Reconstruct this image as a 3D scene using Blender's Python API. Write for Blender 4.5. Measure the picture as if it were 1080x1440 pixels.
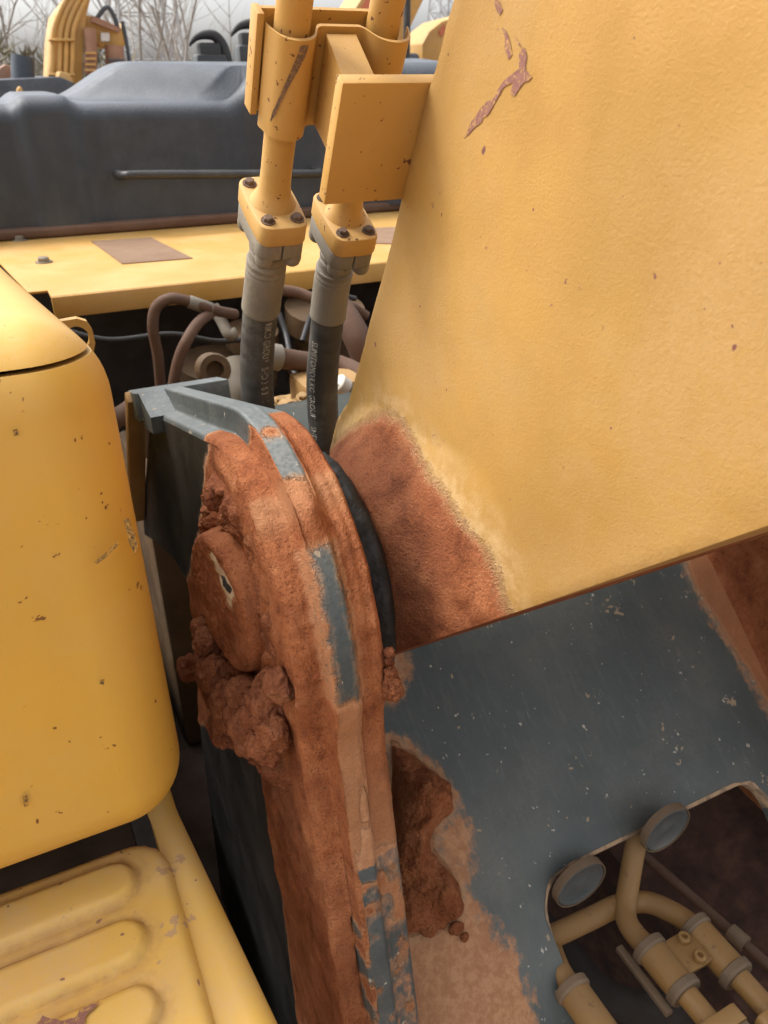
import bpy, bmesh, math, random
import numpy as np
from math import sin, cos, radians, pi, hypot, atan2, sqrt
from mathutils import Vector, Matrix, geometry

for o in list(bpy.data.objects):
    bpy.data.objects.remove(o)
random.seed(7)
rng = np.random.default_rng(7)
SC = bpy.context.scene
COL = SC.collection

# ------------------------------------------------------------------ camera
CAM = np.array([0.0, 0.0, 2.4])
FPX, PITCH, YAW = 1088.0, radians(29.7), radians(26)
cd = bpy.data.cameras.new('camera')
cam = bpy.data.objects.new('camera', cd)
COL.objects.link(cam)
cam.location = CAM
cam.rotation_euler = (pi / 2 - PITCH, 0, -YAW)
cd.sensor_fit = 'VERTICAL'
cd.sensor_height = 34.6
cd.lens = 34.6 * FPX / 1440
cd.clip_start = 0.02
cd.clip_end = 600
cd.dof.use_dof = True
cd.dof.focus_distance = 0.68
cd.dof.aperture_fstop = 12.0
SC.camera = cam

# ------------------------------------------------------------------ sky, sun, exposure
SUN_EL, SUN_AZ = radians(54), radians(-52)       # azimuth measured from +Y (rear of the machine) towards +X
w = bpy.data.worlds.new('World')
SC.world = w
w.use_nodes = True
wn, wl = w.node_tree.nodes, w.node_tree.links
sky = wn.new('ShaderNodeTexSky')
sky.sky_type = 'NISHITA'
sky.sun_disc = False
sky.sun_elevation = SUN_EL
sky.sun_rotation = SUN_AZ
sky.air_density = 1.0
sky.dust_density = 4.5
sky.ozone_density = 1.0
hs = wn.new('ShaderNodeHueSaturation')
hs.inputs['Saturation'].default_value = 0.16
wl.new(sky.outputs[0], hs.inputs['Color'])
wl.new(hs.outputs[0], wn['Background'].inputs['Color'])
wn['Background'].inputs['Strength'].default_value = 0.15
sd_ = bpy.data.lights.new('sun', 'SUN')
sd_.energy = 0.8
sd_.angle = radians(14)
sd_.color = (1.0, 0.95, 0.87)
sun = bpy.data.objects.new('sun', sd_)
COL.objects.link(sun)
sun.rotation_euler = Vector((-sin(SUN_AZ) * cos(SUN_EL), -cos(SUN_AZ) * cos(SUN_EL), -sin(SUN_EL))).to_track_quat('-Z', 'Y').to_euler()
SC.view_settings.view_transform = 'Standard'
SC.view_settings.look = 'None'
SC.view_settings.gamma = 1.0
SC.view_settings.use_curve_mapping = False
SC.view_settings.exposure = 1.28
SC.render.engine = 'CYCLES'
SC.cycles.max_bounces = 6
SC.cycles.adaptive_threshold = .02
SC.cycles.diffuse_bounces = 3
SC.cycles.glossy_bounces = 2
SC.cycles.caustics_reflective = False
SC.cycles.caustics_refractive = False

# ------------------------------------------------------------------ maths helpers
RV = np.array([cos(YAW), -sin(YAW), 0.0])
FV = np.array([sin(YAW) * cos(PITCH), cos(YAW) * cos(PITCH), -sin(PITCH)])
UV = np.array([sin(YAW) * sin(PITCH), cos(YAW) * sin(PITCH), cos(PITCH)])

def at(x, y, ax, v):
    """world point where the line of sight through a photo pixel meets the plane axis=v"""
    d = FV + RV * (x - 540) / FPX - UV * (y - 720) / FPX
    return CAM + d * ((v - CAM[ax]) / d[ax])

def at_plane(x, y, q, n):
    d = FV + RV * (x - 540) / FPX - UV * (y - 720) / FPX
    q = np.array(q); n = np.array(n)
    return CAM + d * (((q - CAM) @ n) / (d @ n))

def _h(i, j, k, s):
    n = (i.astype(np.uint32) * np.uint32(374761393) + j.astype(np.uint32) * np.uint32(668265263)
         + k.astype(np.uint32) * np.uint32(2246822519) + np.uint32(s * 3266489917 & 0xffffffff))
    n = (n ^ (n >> np.uint32(13))) * np.uint32(1274126177)
    n = n ^ (n >> np.uint32(16))
    return n.astype(np.float64) / 4294967295.0

def vnoise(p, seed=1):
    p = np.asarray(p, dtype=float) + 1000.0
    i = np.floor(p).astype(np.int64); f = p - i; f = f * f * (3 - 2 * f)
    r = 0
    for a in (0, 1):
        for b in (0, 1):
            for c in (0, 1):
                wgt = (f[:, 0] if a else 1 - f[:, 0]) * (f[:, 1] if b else 1 - f[:, 1]) * (f[:, 2] if c else 1 - f[:, 2])
                r = r + wgt * _h(i[:, 0] + a, i[:, 1] + b, i[:, 2] + c, seed)
    return r * 2 - 1

def fbm(p, scale, octv=4, seed=1, gain=0.5):
    p = np.asarray(p, dtype=float) * scale
    r, a, t = 0, 1.0, 0
    for o in range(octv):
        r = r + a * vnoise(p, seed + o); t += a
        a *= gain; p = p * 2.03
    return r / t

def sstep(a, b, x):
    t = np.clip((np.asarray(x, dtype=float) - a) / (b - a), 0, 1)
    return t * t * (3 - 2 * t)

def poly_sd(P, poly):
    """signed distance to a closed polygon, positive inside"""
    P = np.asarray(P, float); poly = np.asarray(poly, float)
    d = np.full(len(P), 1e9); ins = np.zeros(len(P), bool)
    for k in range(len(poly)):
        a, b = poly[k], poly[(k + 1) % len(poly)]
        e = b - a; v = P - a
        t = np.clip((v @ e) / max(e @ e, 1e-12), 0, 1)
        d = np.minimum(d, np.hypot(*(v - t[:, None] * e).T))
        c = (a[1] > P[:, 1]) != (b[1] > P[:, 1])
        with np.errstate(divide='ignore', invalid='ignore'):
            xi = a[0] + (P[:, 1] - a[1]) * (b[0] - a[0]) / (b[1] - a[1] if b[1] != a[1] else 1e-12)
        ins ^= c & (P[:, 0] < xi)
    return np.where(ins, d, -d)

def catmull(pts, n=8):
    P = [np.array(p, float) for p in pts]
    P = [2 * P[0] - P[1]] + P + [2 * P[-1] - P[-2]]
    out = []
    for i in range(1, len(P) - 2):
        p0, p1, p2, p3 = P[i - 1:i + 3]
        for k in range(n):
            t = k / n
            out.append(0.5 * (2 * p1 + (p2 - p0) * t + (2 * p0 - 5 * p1 + 4 * p2 - p3) * t * t + (3 * p1 - p0 - 3 * p2 + p3) * t ** 3))
    out.append(P[-2])
    return np.array(out)

# ------------------------------------------------------------------ object helpers
def tag(o, label, cat=None, group=None, kind=None):
    if label: o['label'] = label
    if cat: o['category'] = cat
    if group: o['group'] = group
    if kind: o['kind'] = kind
    return o

def thing(name, loc, label, cat, group=None):
    o = bpy.data.objects.new(name, None)
    o.empty_display_size = 0.05
    COL.objects.link(o)
    o.location = loc
    return tag(o, label, cat, group)

def root_loc(p):
    v = Vector((0, 0, 0))
    while p is not None:
        v += p.location; p = p.parent
    return v

def link(name, me, mat, parent=None):
    o = bpy.data.objects.new(name, me)
    COL.objects.link(o)
    if mat: 
        me.materials.clear(); me.materials.append(mat)
    if parent is not None:
        o.parent = parent
        o.location = -root_loc(parent)
    return o

def mesh(name, V, Fc, mat, parent=None, smooth=True, sharp=35, attrs=None):
    me = bpy.data.meshes.new(name)
    me.from_pydata([tuple(map(float, v)) for v in V], [], [tuple(map(int, f)) for f in Fc])
    me.validate()
    me.update()
    if smooth:
        me.polygons.foreach_set('use_smooth', [True] * len(me.polygons))
        if sharp: me.set_sharp_from_angle(angle=radians(sharp))
    for k, a in (attrs or {}).items():
        at_ = me.attributes.new(k, 'FLOAT', 'POINT')
        at_.data.foreach_set('value', np.asarray(a, dtype=np.float32))
    return link(name, me, mat, parent)

def bm_obj(name, bm, mat, parent=None, smooth=True, sharp=35):
    bmesh.ops.recalc_face_normals(bm, faces=bm.faces)
    me = bpy.data.meshes.new(name)
    bm.to_mesh(me); bm.free()
    if smooth:
        me.polygons.foreach_set('use_smooth', [True] * len(me.polygons))
        if sharp: me.set_sharp_from_angle(angle=radians(sharp))
    return link(name, me, mat, parent)

def frame(d, hint=(0, 0, 1)):
    d = np.array(d, float); d /= np.linalg.norm(d)
    h = np.array(hint, float)
    if abs(d @ h) > 0.95: h = np.array([1.0, 0, 0])
    a = np.cross(h, d); a /= np.linalg.norm(a)
    return a, np.cross(d, a), d

def tube_geo(pts, rad, seg=20, caps=True):
    P = np.array(pts, float); n = len(P)
    rad = np.full(n, rad) if np.isscalar(rad) else np.array(rad, float)
    T = np.gradient(P, axis=0); T /= np.linalg.norm(T, axis=1)[:, None]
    a, b, _ = frame(T[0])
    V, F = [], []
    for i in range(n):
        a = a - (a @ T[i]) * T[i]; a /= np.linalg.norm(a); b = np.cross(T[i], a)
        for k in range(seg):
            t = 2 * pi * k / seg
            V.append(P[i] + rad[i] * (cos(t) * a + sin(t) * b))
    for i in range(n - 1):
        for k in range(seg):
            k2 = (k + 1) % seg
            F.append((i * seg + k, i * seg + k2, (i + 1) * seg + k2, (i + 1) * seg + k))
    if caps:
        F.append(tuple(range(seg))[::-1]); F.append(tuple((n - 1) * seg + k for k in range(seg)))
    return np.array(V), F

def tube(name, pts, rad, mat, parent=None, seg=20, caps=True, sharp=50):
    V, F = tube_geo(pts, rad, seg, caps)
    return mesh(name, V, F, mat, parent, sharp=sharp)

def lathe(name, prof, org, axis, mat, parent=None, seg=28, sharp=35, hint=(0, 0, 1)):
    """prof = [(distance along axis, radius)...], solid of revolution"""
    a, b, d = frame(axis, hint); org = np.array(org, float)
    V, F = [], []
    for (t, r) in prof:
        for k in range(seg):
            th = 2 * pi * k / seg
            V.append(org + d * t + max(r, 1e-5) * (cos(th) * a + sin(th) * b))
    for i in range(len(prof) - 1):
        for k in range(seg):
            k2 = (k + 1) % seg
            F.append((i * seg + k, i * seg + k2, (i + 1) * seg + k2, (i + 1) * seg + k))
    F.append(tuple(range(seg))[::-1]); F.append(tuple((len(prof) - 1) * seg + k for k in range(seg)))
    return mesh(name, V, F, mat, parent, sharp=sharp)

def hexbolt(name, p, axis, r, h, mat, parent=None, washer=True):
    a, b, d = frame(axis); p = np.array(p, float)
    bm = bmesh.new()
    def ring(t, rr, n, ph=0): return [bm.verts.new(p + d * t + rr * (cos(2 * pi * k / n + ph) * a + sin(2 * pi * k / n + ph) * b)) for k in range(n)]
    def skin(r1, r2):
        n = len(r1)
        for k in range(n): bm.faces.new((r1[k], r1[(k + 1) % n], r2[(k + 1) % n], r2[k]))
    t0 = 0
    if washer:
        w1, w2 = ring(-0.001, r * 1.45, 16), ring(h * .22, r * 1.4, 16)
        skin(w1, w2); bm.faces.new(w2); t0 = h * .2
    ph = random.random()
    h1, h2, h3 = ring(t0, r, 6, ph), ring(h * .85, r, 6, ph), ring(h, r * .8, 6, ph)
    skin(h1, h2); skin(h2, h3); bm.faces.new(h3)
    return bm_obj(name, bm, mat, parent, smooth=False)

def rbox(name, lo, hi, mat, parent=None, bev=0.003, seg=2, M=None):
    """bevelled box between lo and hi, optionally placed by a 4x4 matrix"""
    bm = bmesh.new()
    bmesh.ops.create_cube(bm, size=1)
    lo, hi = np.array(lo, float), np.array(hi, float)
    for v in bm.verts: v.co = Vector((lo + hi) / 2 + np.array(v.co) * (hi - lo))
    if bev: bmesh.ops.bevel(bm, geom=bm.edges[:], offset=bev, segments=seg, profile=0.5, affect='EDGES', clamp_overlap=True)
    if M is not None: bm.transform(M)
    return bm_obj(name, bm, mat, parent)

def basis(o, ax, ay, az):
    return Matrix(((ax[0], ay[0], az[0], o[0]), (ax[1], ay[1], az[1], o[1]), (ax[2], ay[2], az[2], o[2]), (0, 0, 0, 1)))

def prism(name, poly, M, depth, mat, parent=None, bev=0.0, seg=2):
    """polygon in local xy extruded along local z from 0 to depth, placed by M"""
    bm = bmesh.new()
    b = [bm.verts.new((x, y, 0)) for x, y in poly]
    t = [bm.verts.new((x, y, depth)) for x, y in poly]
    n = len(poly)
    bm.faces.new(b[::-1]); bm.faces.new(t)
    for k in range(n): bm.faces.new((b[k], b[(k + 1) % n], t[(k + 1) % n], t[k]))
    bmesh.ops.recalc_face_normals(bm, faces=bm.faces)
    if bev: bmesh.ops.bevel(bm, geom=[e for e in bm.edges if e.calc_face_angle(0) > 0.6], offset=bev, segments=seg, profile=0.5, affect='EDGES', clamp_overlap=True)
    bm.transform(M)
    return bm_obj(name, bm, mat, parent)

def round_poly(pts, r, n=5):
    out = []
    m = len(pts)
    for i in range(m):
        p0, p1, p2 = (np.array(pts[(i + k) % m], float) for k in (-1, 0, 1))
        rr = r[i] if not np.isscalar(r) else r
        a = p0 - p1; b = p2 - p1
        la, lb = np.linalg.norm(a), np.linalg.norm(b)
        c = min(rr, la * .45, lb * .45)
        A, B = p1 + a / la * c, p1 + b / lb * c
        for k in range(n + 1):
            t = k / n
            out.append(tuple((1 - t) ** 2 * A + 2 * t * (1 - t) * p1 + t * t * B))
    return out

def fill2d(poly, spacing, fine=None):
    """dense triangulation of a polygon; fine=(cx, cy, radius, spacing) adds a denser disc"""
    poly = np.array(poly, float)
    B = []
    for k in range(len(poly)):
        a, b = poly[k], poly[(k + 1) % len(poly)]
        sp = spacing
        if fine and min(hypot(*(a - fine[:2])), hypot(*(b - fine[:2]))) < fine[2]: sp = fine[3]
        m = max(1, int(np.linalg.norm(b - a) / sp))
        for j in range(m): B.append(a + (b - a) * j / m)
    B = np.array(B)
    lo, hi = poly.min(0), poly.max(0)
    def grid(sp, lo, hi):
        gx, gy = np.meshgrid(np.arange(lo[0], hi[0], sp), np.arange(lo[1], hi[1], sp * .87))
        gx = gx + (np.arange(gx.shape[0]) % 2)[:, None] * sp * .5
        G = np.c_[gx.ravel(), gy.ravel()]
        return G + rng.uniform(-.12, .12, G.shape) * sp
    G = grid(spacing, lo, hi)
    d = poly_sd(G, poly); keep = d > spacing * .45
    if fine:
        c = np.array(fine[:2]); keep &= np.hypot(*(G - c).T) > fine[2]
        G2 = grid(fine[3], np.maximum(lo, c - fine[2]), np.minimum(hi, c + fine[2]))
        k2 = (np.hypot(*(G2 - c).T) < fine[2]) & (poly_sd(G2, poly) > fine[3] * .45)
        G = np.r_[G[keep], G2[k2]]
    else:
        G = G[keep]
    P = np.r_[B, G]
    r = geometry.delaunay_2d_cdt([Vector(p) for p in P], [], [list(range(len(B)))], 1, 1e-7)
    V = np.array([tuple(v) for v in r[0]]); Fc = [tuple(f) for f in r[2]]
    # counter-clockwise
    Fc = [f if (V[f[1]][0] - V[f[0]][0]) * (V[f[2]][1] - V[f[0]][1]) - (V[f[1]][1] - V[f[0]][1]) * (V[f[2]][0] - V[f[0]][0]) > 0 else f[::-1] for f in Fc]
    return V, Fc

def boundary_edges(Fc):
    s = set()
    for f in Fc:
        for k in range(len(f)):
            e = (f[k], f[(k + 1) % len(f)])
            if (e[1], e[0]) in s: s.discard((e[1], e[0]))
            else: s.add(e)
    return list(s)

def brk_attr(o, v=-1.0):
    at_ = o.data.attributes.new('mud', 'FLOAT', 'POINT'); at_.data.foreach_set('value', [v] * len(o.data.vertices)); return o

# ------------------------------------------------------------------ materials
class NT:
    def __init__(s, name):
        s.m = bpy.data.materials.new(name); s.m.use_nodes = True
        s.n, s.l = s.m.node_tree.nodes, s.m.node_tree.links
        s.b = s.n['Principled BSDF']
        s.tc = s.n.new('ShaderNodeTexCoord').outputs['Object']
    def put(s, sock, v):
        if hasattr(v, 'is_linked') or isinstance(v, bpy.types.NodeSocket): s.l.new(v, sock)
        elif isinstance(v, (tuple, list)) and len(v) == 3 and sock.type == 'RGBA': sock.default_value = (*v, 1)
        else: sock.default_value = v
    def map(s, scale=(1, 1, 1), rot=(0, 0, 0), vec=None):
        m = s.n.new('ShaderNodeMapping'); m.inputs['Scale'].default_value = scale; m.inputs['Rotation'].default_value = rot
        s.l.new(vec or s.tc, m.inputs[0]); return m.outputs[0]
    def noise(s, scale, detail=3, rough=.55, vec=None, dist=0):
        n = s.n.new('ShaderNodeTexNoise'); n.inputs['Scale'].default_value = scale; n.inputs['Detail'].default_value = detail
        n.inputs['Roughness'].default_value = rough; n.inputs['Distortion'].default_value = dist
        s.l.new(vec or s.tc, n.inputs['Vector']); return n.outputs['Fac']
    def voro(s, scale, vec=None, feature='F1'):
        n = s.n.new('ShaderNodeTexVoronoi'); n.feature = feature; n.inputs['Scale'].default_value = scale
        s.l.new(vec or s.tc, n.inputs['Vector']); return n.outputs['Distance']
    def math(s, op, a, b=0.0, clamp=False):
        n = s.n.new('ShaderNodeMath'); n.operation = op; n.use_clamp = clamp
        s.put(n.inputs[0], a); s.put(n.inputs[1], b); return n.outputs[0]
    def rng(s, v, a, b, c=0.0, d=1.0):
        n = s.n.new('ShaderNodeMapRange'); n.interpolation_type = 'SMOOTHSTEP'
        s.put(n.inputs[0], v)
        for i, x in zip((1, 2, 3, 4), (a, b, c, d)): n.inputs[i].default_value = x
        return n.outputs[0]
    def mix(s, f, a, b, mode='MIX'):
        n = s.n.new('ShaderNodeMix'); n.data_type = 'RGBA'; n.blend_type = mode
        s.put(n.inputs[0], f); s.put(n.inputs[6], a); s.put(n.inputs[7], b); return n.outputs[2]
    def fmix(s, f, a, b):
        n = s.n.new('ShaderNodeMix'); n.data_type = 'FLOAT'
        s.put(n.inputs[0], f); s.put(n.inputs[2], a); s.put(n.inputs[3], b); return n.outputs[0]
    def ramp(s, v, stops):
        n = s.n.new('ShaderNodeValToRGB'); e = n.color_ramp.elements
        while len(e) < len(stops): e.new(0.5)
        for k, (p, c) in enumerate(stops): e[k].position = p; e[k].color = (*c, 1)
        s.put(n.inputs[0], v); return n.outputs[0]
    def attr(s, name):
        n = s.n.new('ShaderNodeAttribute'); n.attribute_name = name; return n.outputs['Fac']
    def upness(s):
        g = s.n.new('ShaderNodeNewGeometry'); x = s.n.new('ShaderNodeSeparateXYZ'); s.l.new(g.outputs['Normal'], x.inputs[0]); return x.outputs[2]
    def bump(s, h, strength=.5, dist=.001, normal=None):
        n = s.n.new('ShaderNodeBump'); n.inputs['Strength'].default_value = strength; n.inputs['Distance'].default_value = dist
        s.put(n.inputs['Height'], h)
        if normal: s.l.new(normal, n.inputs['Normal'])
        return n.outputs[0]
    def out(s, color, rough=.5, normal=None, metal=0.0, spec=None):
        s.put(s.b.inputs['Base Color'], color); s.put(s.b.inputs['Roughness'], rough); s.put(s.b.inputs['Metallic'], metal)
        if normal: s.l.new(normal, s.b.inputs['Normal'])
        if spec is not None: s.put(s.b.inputs['Specular IOR Level'], spec)
        return s.m

MUD_D, MUD_M, MUD_L, MUD_P = (.17, .052, .021), (.33, .110, .043), (.43, .160, .067), (.53, .25, .12)

def mud_color(t, wet=None):
    c = t.ramp(t.noise(26, 4, .68), [(.28, MUD_D), (.43, MUD_M), (.60, MUD_L), (.80, MUD_P)])
    g = t.noise(520, 2, .65)
    c = t.mix(t.rng(g, .52, .72, 0, .45), c, (.42, .17, .085))
    c = t.mix(t.rng(g, .47, .30, 0, .65), c, (.085, .027, .015))
    c = t.mix(t.rng(t.noise(8, 3, .6), .46, .68, 0, .5), c, (.185, .058, .027))
    streak = t.noise(1.0, 3, .6, t.map((110, 60, 30)))
    c = t.mix(t.rng(streak, .50, .74, 0, .45), c, (.16, .052, .027))
    if wet is not None: c = t.mix(wet, c, (.050, .018, .012))
    return c

def mud_height(t):
    a = t.noise(330, 3, .8); c = t.noise(90, 2, .6)
    return t.math('ADD', t.math('MULTIPLY', a, 1.2), t.math('MULTIPLY', c, .7))

def mat_mud(name, dark=0.0, wet=False):
    t = NT(name)
    c = mud_color(t)
    if dark: c = t.mix(dark, c, (.14, .055, .04))
    return t.out(c, .95, t.bump(t.math('ADD', mud_height(t), t.math('MULTIPLY', t.voro(190), -.9)), 1.0, .0042), spec=.15)

def mat_paint(name, base, rough=.45, var=.10, peel=(350, .25), chips=(), dust=None, mud=False, film=.030, splash=0.0, streaks=None, scratch=None, wet=False, pale=False, groove=False, soft=.006, paint_edge=(.52, .30, .15)):
    """painted steel: tone variation, orange peel or cast skin, chips, dust, splashes and (by attribute) caked clay"""
    t = NT(name)
    big = t.noise(3.1, 1, .5); mid = t.noise(17, 2, .6)
    dk = tuple(x * (1 - var) for x in base); lt = tuple(min(1, x * (1 + var)) for x in base)
    c = t.mix(t.rng(big, .3, .7), dk, lt)
    c = t.mix(t.rng(mid, .35, .75, 0, .35), c, tuple(x * (1 - 1.3 * var) for x in base))
    r = t.fmix(t.rng(mid, .3, .7), rough * .85, min(1, rough * 1.2))
    H = t.math('MULTIPLY', t.noise(peel[0], 3, peel[2] if len(peel) > 2 else .6), peel[1])
    if streaks:
        sc, amt, col = streaks
        s_ = t.noise(1.0, 3, .6, t.map(sc))
        c = t.mix(t.rng(s_, .5, .8, 0, amt), c, col)
    if dust:
        col, amt, upw = dust
        dn = t.noise(6, 4, .7)
        f = t.math('ADD', t.rng(dn, .38, .72, 0, amt), t.math('MULTIPLY', t.rng(t.upness(), .2, .95), upw), True)
        f = t.math('MULTIPLY', f, t.rng(t.noise(240, 1, .6), .3, .65, .55, 1.0))
        c = t.mix(f, c, col); r = t.fmix(f, r, .9)
    for (scale, thr, col, sz) in chips:
        n1 = t.noise(scale, 2, .65); n2 = t.noise(scale * sz, 1)
        k = t.math('MULTIPLY', t.rng(n1, thr, thr + .02), t.rng(n2, .5, .56))
        c = t.mix(k, c, col); r = t.fmix(k, r, .85)
    if splash:
        v = t.voro(splash, t.map((1, 1, .7), (0, .3, .2)))
        k = t.math('MULTIPLY', t.rng(v, .085, .06), t.rng(t.noise(8, 3), .52, .62))
        c = t.mix(k, c, (.62, .55, .45))
    if scratch:
        sc, rot, col, amt = scratch
        k = t.rng(t.noise(1.0, 4, .7, t.map(sc, rot)), .66, .72, 0, amt)
        k = t.math('MULTIPLY', k, t.rng(t.noise(9, 3), .45, .6))
        c = t.mix(k, c, col)
    if groove:
        gf = t.math('MULTIPLY', t.attr('groove'), t.rng(t.noise(45, 4, .7), .32, .62, .15, 1.0))
        c = t.mix(t.math('MULTIPLY', gf, .75), c, (.40, .235, .10)); r = t.fmix(gf, r, .9)
    if pale:
        pn = t.noise(1.0, 5, .72, t.map((70, 45, 45)))
        pf = t.rng(t.math('ADD', t.attr('pale'), t.math('MULTIPLY', t.math('SUBTRACT', pn, .5), 1.5)), .30, .72, 0, .95)
        pc_ = t.mix(t.rng(t.noise(75, 5, .75), .38, .64), (.38, .175, .082), (.50, .265, .135))
        c = t.mix(pf, c, pc_); r = t.fmix(pf, r, .93)
    if mud:
        sd = t.attr('mud')
        e = t.math('ADD', sd, t.math('MULTIPLY', t.math('SUBTRACT', t.noise(95, 4, .75), .5), .015))
        e = t.math('ADD', e, t.math('MULTIPLY', t.math('SUBTRACT', t.noise(520, 2, .7), .5), soft))
        film = t.math('MULTIPLY', t.rng(e, -film, .001, 0, .62), t.rng(t.noise(1.0, 4, .75, t.map((150, 60, 60))), .38, .66, .05, 1))
        c = t.mix(film, c, paint_edge); r = t.fmix(film, r, .9)
        m = t.rng(e, -.0012 - soft * .25, .0020 + soft * .25)
        wetf = t.attr('wet') if wet else None
        mc = mud_color(t, wetf)
        mc = t.mix(t.rng(e, .009, .001, 0, .7), mc, (.56, .29, .15))
        if pale: mc = t.mix(t.math('MULTIPLY', t.attr('pale'), .85, True), mc, (.47, .235, .118))
        c = t.mix(m, c, mc)
        r = t.fmix(m, r, .93)
        H = t.math('ADD', t.math('MULTIPLY', H, t.math('SUBTRACT', 1.0, m)), t.math('MULTIPLY', m, t.math('ADD', t.math('MULTIPLY', mud_height(t), .9), .25)))
        return t.out(c, r, t.bump(H, .9, .004), spec=t.fmix(m, .45, .15))
    return t.out(c, r, t.bump(H, .6, .0015))

YEL = (.60, .325, .055)
M = {}
CHIP = (.16, .06, .05)
M['box'] = mat_paint('yellow_gloss_paint', (.66, .385, .062), .40, .07, (220, .05),
                     chips=((34, .715, (.24, .12, .03), 6), (85, .70, (.19, .08, .02), 3)), dust=((.62, .46, .24), .22, .26), streaks=((26, 26, 5), .22, (.50, .28, .06)), scratch=((150, 150, 10), (.5, .3, 0), (.35, .19, .04), .35))
M['step'] = mat_paint('yellow_worn_paint', (.66, .40, .072), .5, .07, (260, .12),
                      chips=((60, .69, (.27, .14, .08), 3), (18, .655, (.48, .30, .15), 9)), dust=((.60, .42, .24), .5, .10), groove=True)
M['boom'] = mat_paint('yellow_cast_paint', (.385, .215, .050), .68, .15, (330, .17, .9),
                      chips=((40, .745, CHIP, 4), (95, .715, CHIP, 3)), dust=((.42, .262, .105), .60, .0), mud=True, wet=True, streaks=((10, 6, 4), .45, (.33, .18, .042)), scratch=((120, 14, 14), (.9, 0, 0), (.36, .19, .05), .5), soft=.022, film=.05, paint_edge=(.58, .40, .20))
M['pipe'] = mat_paint('yellow_pipe_paint', (.50, .275, .066), .5, .10, (300, .12),
                      chips=((60, .705, (.15, .06, .03), 4), (150, .69, (.15, .06, .03), 2)), dust=((.55, .40, .20), .25, .22))
M['deck'] = mat_paint('yellow_deck_paint', (.50, .280, .062), .5, .08, (300, .1), chips=((30, .735, (.3, .15, .06), 4),), dust=((.60, .38, .18), .5, .12))
M['bracket'] = mat_paint('slate_paint', (.055, .072, .076), .42, .16, (210, .25),
                         chips=((30, .69, (.35, .28, .2), 6), (75, .69, (.45, .42, .36), 3)), dust=((.25, .26, .25), .32, .34), mud=True, film=.007, pale=True, splash=38,
                         streaks=((60, 60, 4), .25, (.15, .16, .15)), scratch=((160, 160, 7), (.6, 0, .2), (.55, .52, .46), .9))
M['plate'] = mat_paint('slate_front_plate_paint', (.076, .093, .091), .45, .15, (180, .2),
                       chips=((26, .67, (.34, .26, .17), 5), (70, .68, (.45, .42, .36), 3)), dust=((.20, .18, .145), .42, .04), mud=True, film=.018, splash=24,
                       streaks=((120, 22, 22), .35, (.15, .16, .15)), scratch=((190, 24, 24), (0, 0, .25), (.40, .40, .37), .28), pale=True, paint_edge=(.36, .26, .15))
M['side'] = mat_paint('shaded_slate_paint', (.012, .013, .012), .38, .3, (150, .2), dust=((.06, .055, .045), .35, .0), mud=True, film=.007, streaks=((30, 30, 3), .4, (.05, .05, .045)))  # near-black copy of the slate paint: shade on the ear faces put into colour
M['hood'] = mat_paint('dark_hood_plastic', (.022, .030, .042), .40, .15, (160, .1), dust=((.20, .215, .235), .14, .40), streaks=((30, 30, 3), .18, (.07, .078, .09)))
M['black'] = mat_paint('black_rubber', (.018, .018, .019), .5, .2, (200, .3), dust=((.14, .12, .10), .3, .1))
M['blackmetal'] = mat_paint('black_metal', (.022, .024, .027), .35, .2, (300, .1), dust=((.2, .19, .17), .2, .2))
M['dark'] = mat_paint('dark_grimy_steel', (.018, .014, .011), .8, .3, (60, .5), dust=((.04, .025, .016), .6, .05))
M['lowpipe'] = mat_paint('dusty_ochre_pipe', (.30, .165, .050), .6, .15, (300, .15), chips=((50, .64, (.2, .11, .05), 4),), dust=((.24, .15, .08), .7, .1))
M['sleeve'] = mat_paint('dirty_brown_steel', (.17, .115, .07), .7, .2, (200, .4), dust=((.25, .175, .105), .6, .1))
M['tan'] = mat_paint('dusty_casting', (.34, .19, .060), .7, .18, (160, .4), dust=((.5, .35, .18), .5, .2))
M['tandark'] = mat_paint('oily_casting', (.065, .035, .013), .6, .25, (160, .4), dust=((.16, .10, .05), .5, .1))
M['hosebrown'] = mat_paint('dusty_brown_hose', (.095, .048, .028), .75, .2, (200, .3), dust=((.17, .10, .062), .5, .1))
M['steel'] = mat_paint('dusty_grey_steel', (.17, .15, .12), .6, .16, (180, .4), chips=((50, .7, (.16, .12, .08), 3),), dust=((.30, .25, .175), .6, .12))
M['bolt'] = mat_paint('rusty_bolt', (.075, .045, .030), .6, .3, (400, .4), dust=((.25, .15, .09), .4, .1))
M['hose'] = mat_paint('black_hose_rubber', (.030, .028, .026), .62, .15, (500, .2), dust=((.20, .18, .145), .70, .06), streaks=((8, 8, 55), .3, (.10, .085, .065)))
M['print'] = mat_paint('pale_hose_print', (.34, .315, .27), .7, .3, (200, .1))
M['floor'] = mat_paint('muddy_frame_floor', (.035, .020, .013), .9, .3, (80, .8), dust=((.07, .038, .024), .5, .05))
M['mud'] = mat_mud('red_clay')
M['mudwet'] = mat_mud('damp_red_clay', .25)
M['patch'] = mat_paint('brown_grip_patch', (.23, .14, .085), .9, .12, (500, .9))
M['glass_disc'] = mat_paint('slate_disc_paint', (.085, .10, .105), .3, .2, (200, .1), dust=((.3, .28, .24), .35, .1))
M['pale'] = mat_paint('bare_pale_metal', (.75, .62, .48), .45, .1, (300, .1))
M['white'] = mat_paint('dusty_white_fitting', (.62, .56, .48), .5, .1, (300, .1))

# ------------------------------------------------------------------ setting
O = np.array([.139, .62, 1.947])       # axis of the boom foot pin (left end), all machine parts are laid out from it
PX, PY, PZ = O

def yz(points, dx):
    """photo pixels on the plane x = O.x+dx -> (y, z) relative to the pin"""
    return [tuple((at(a, b, 0, PX + dx) - O)[1:]) for a, b in points]

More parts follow.
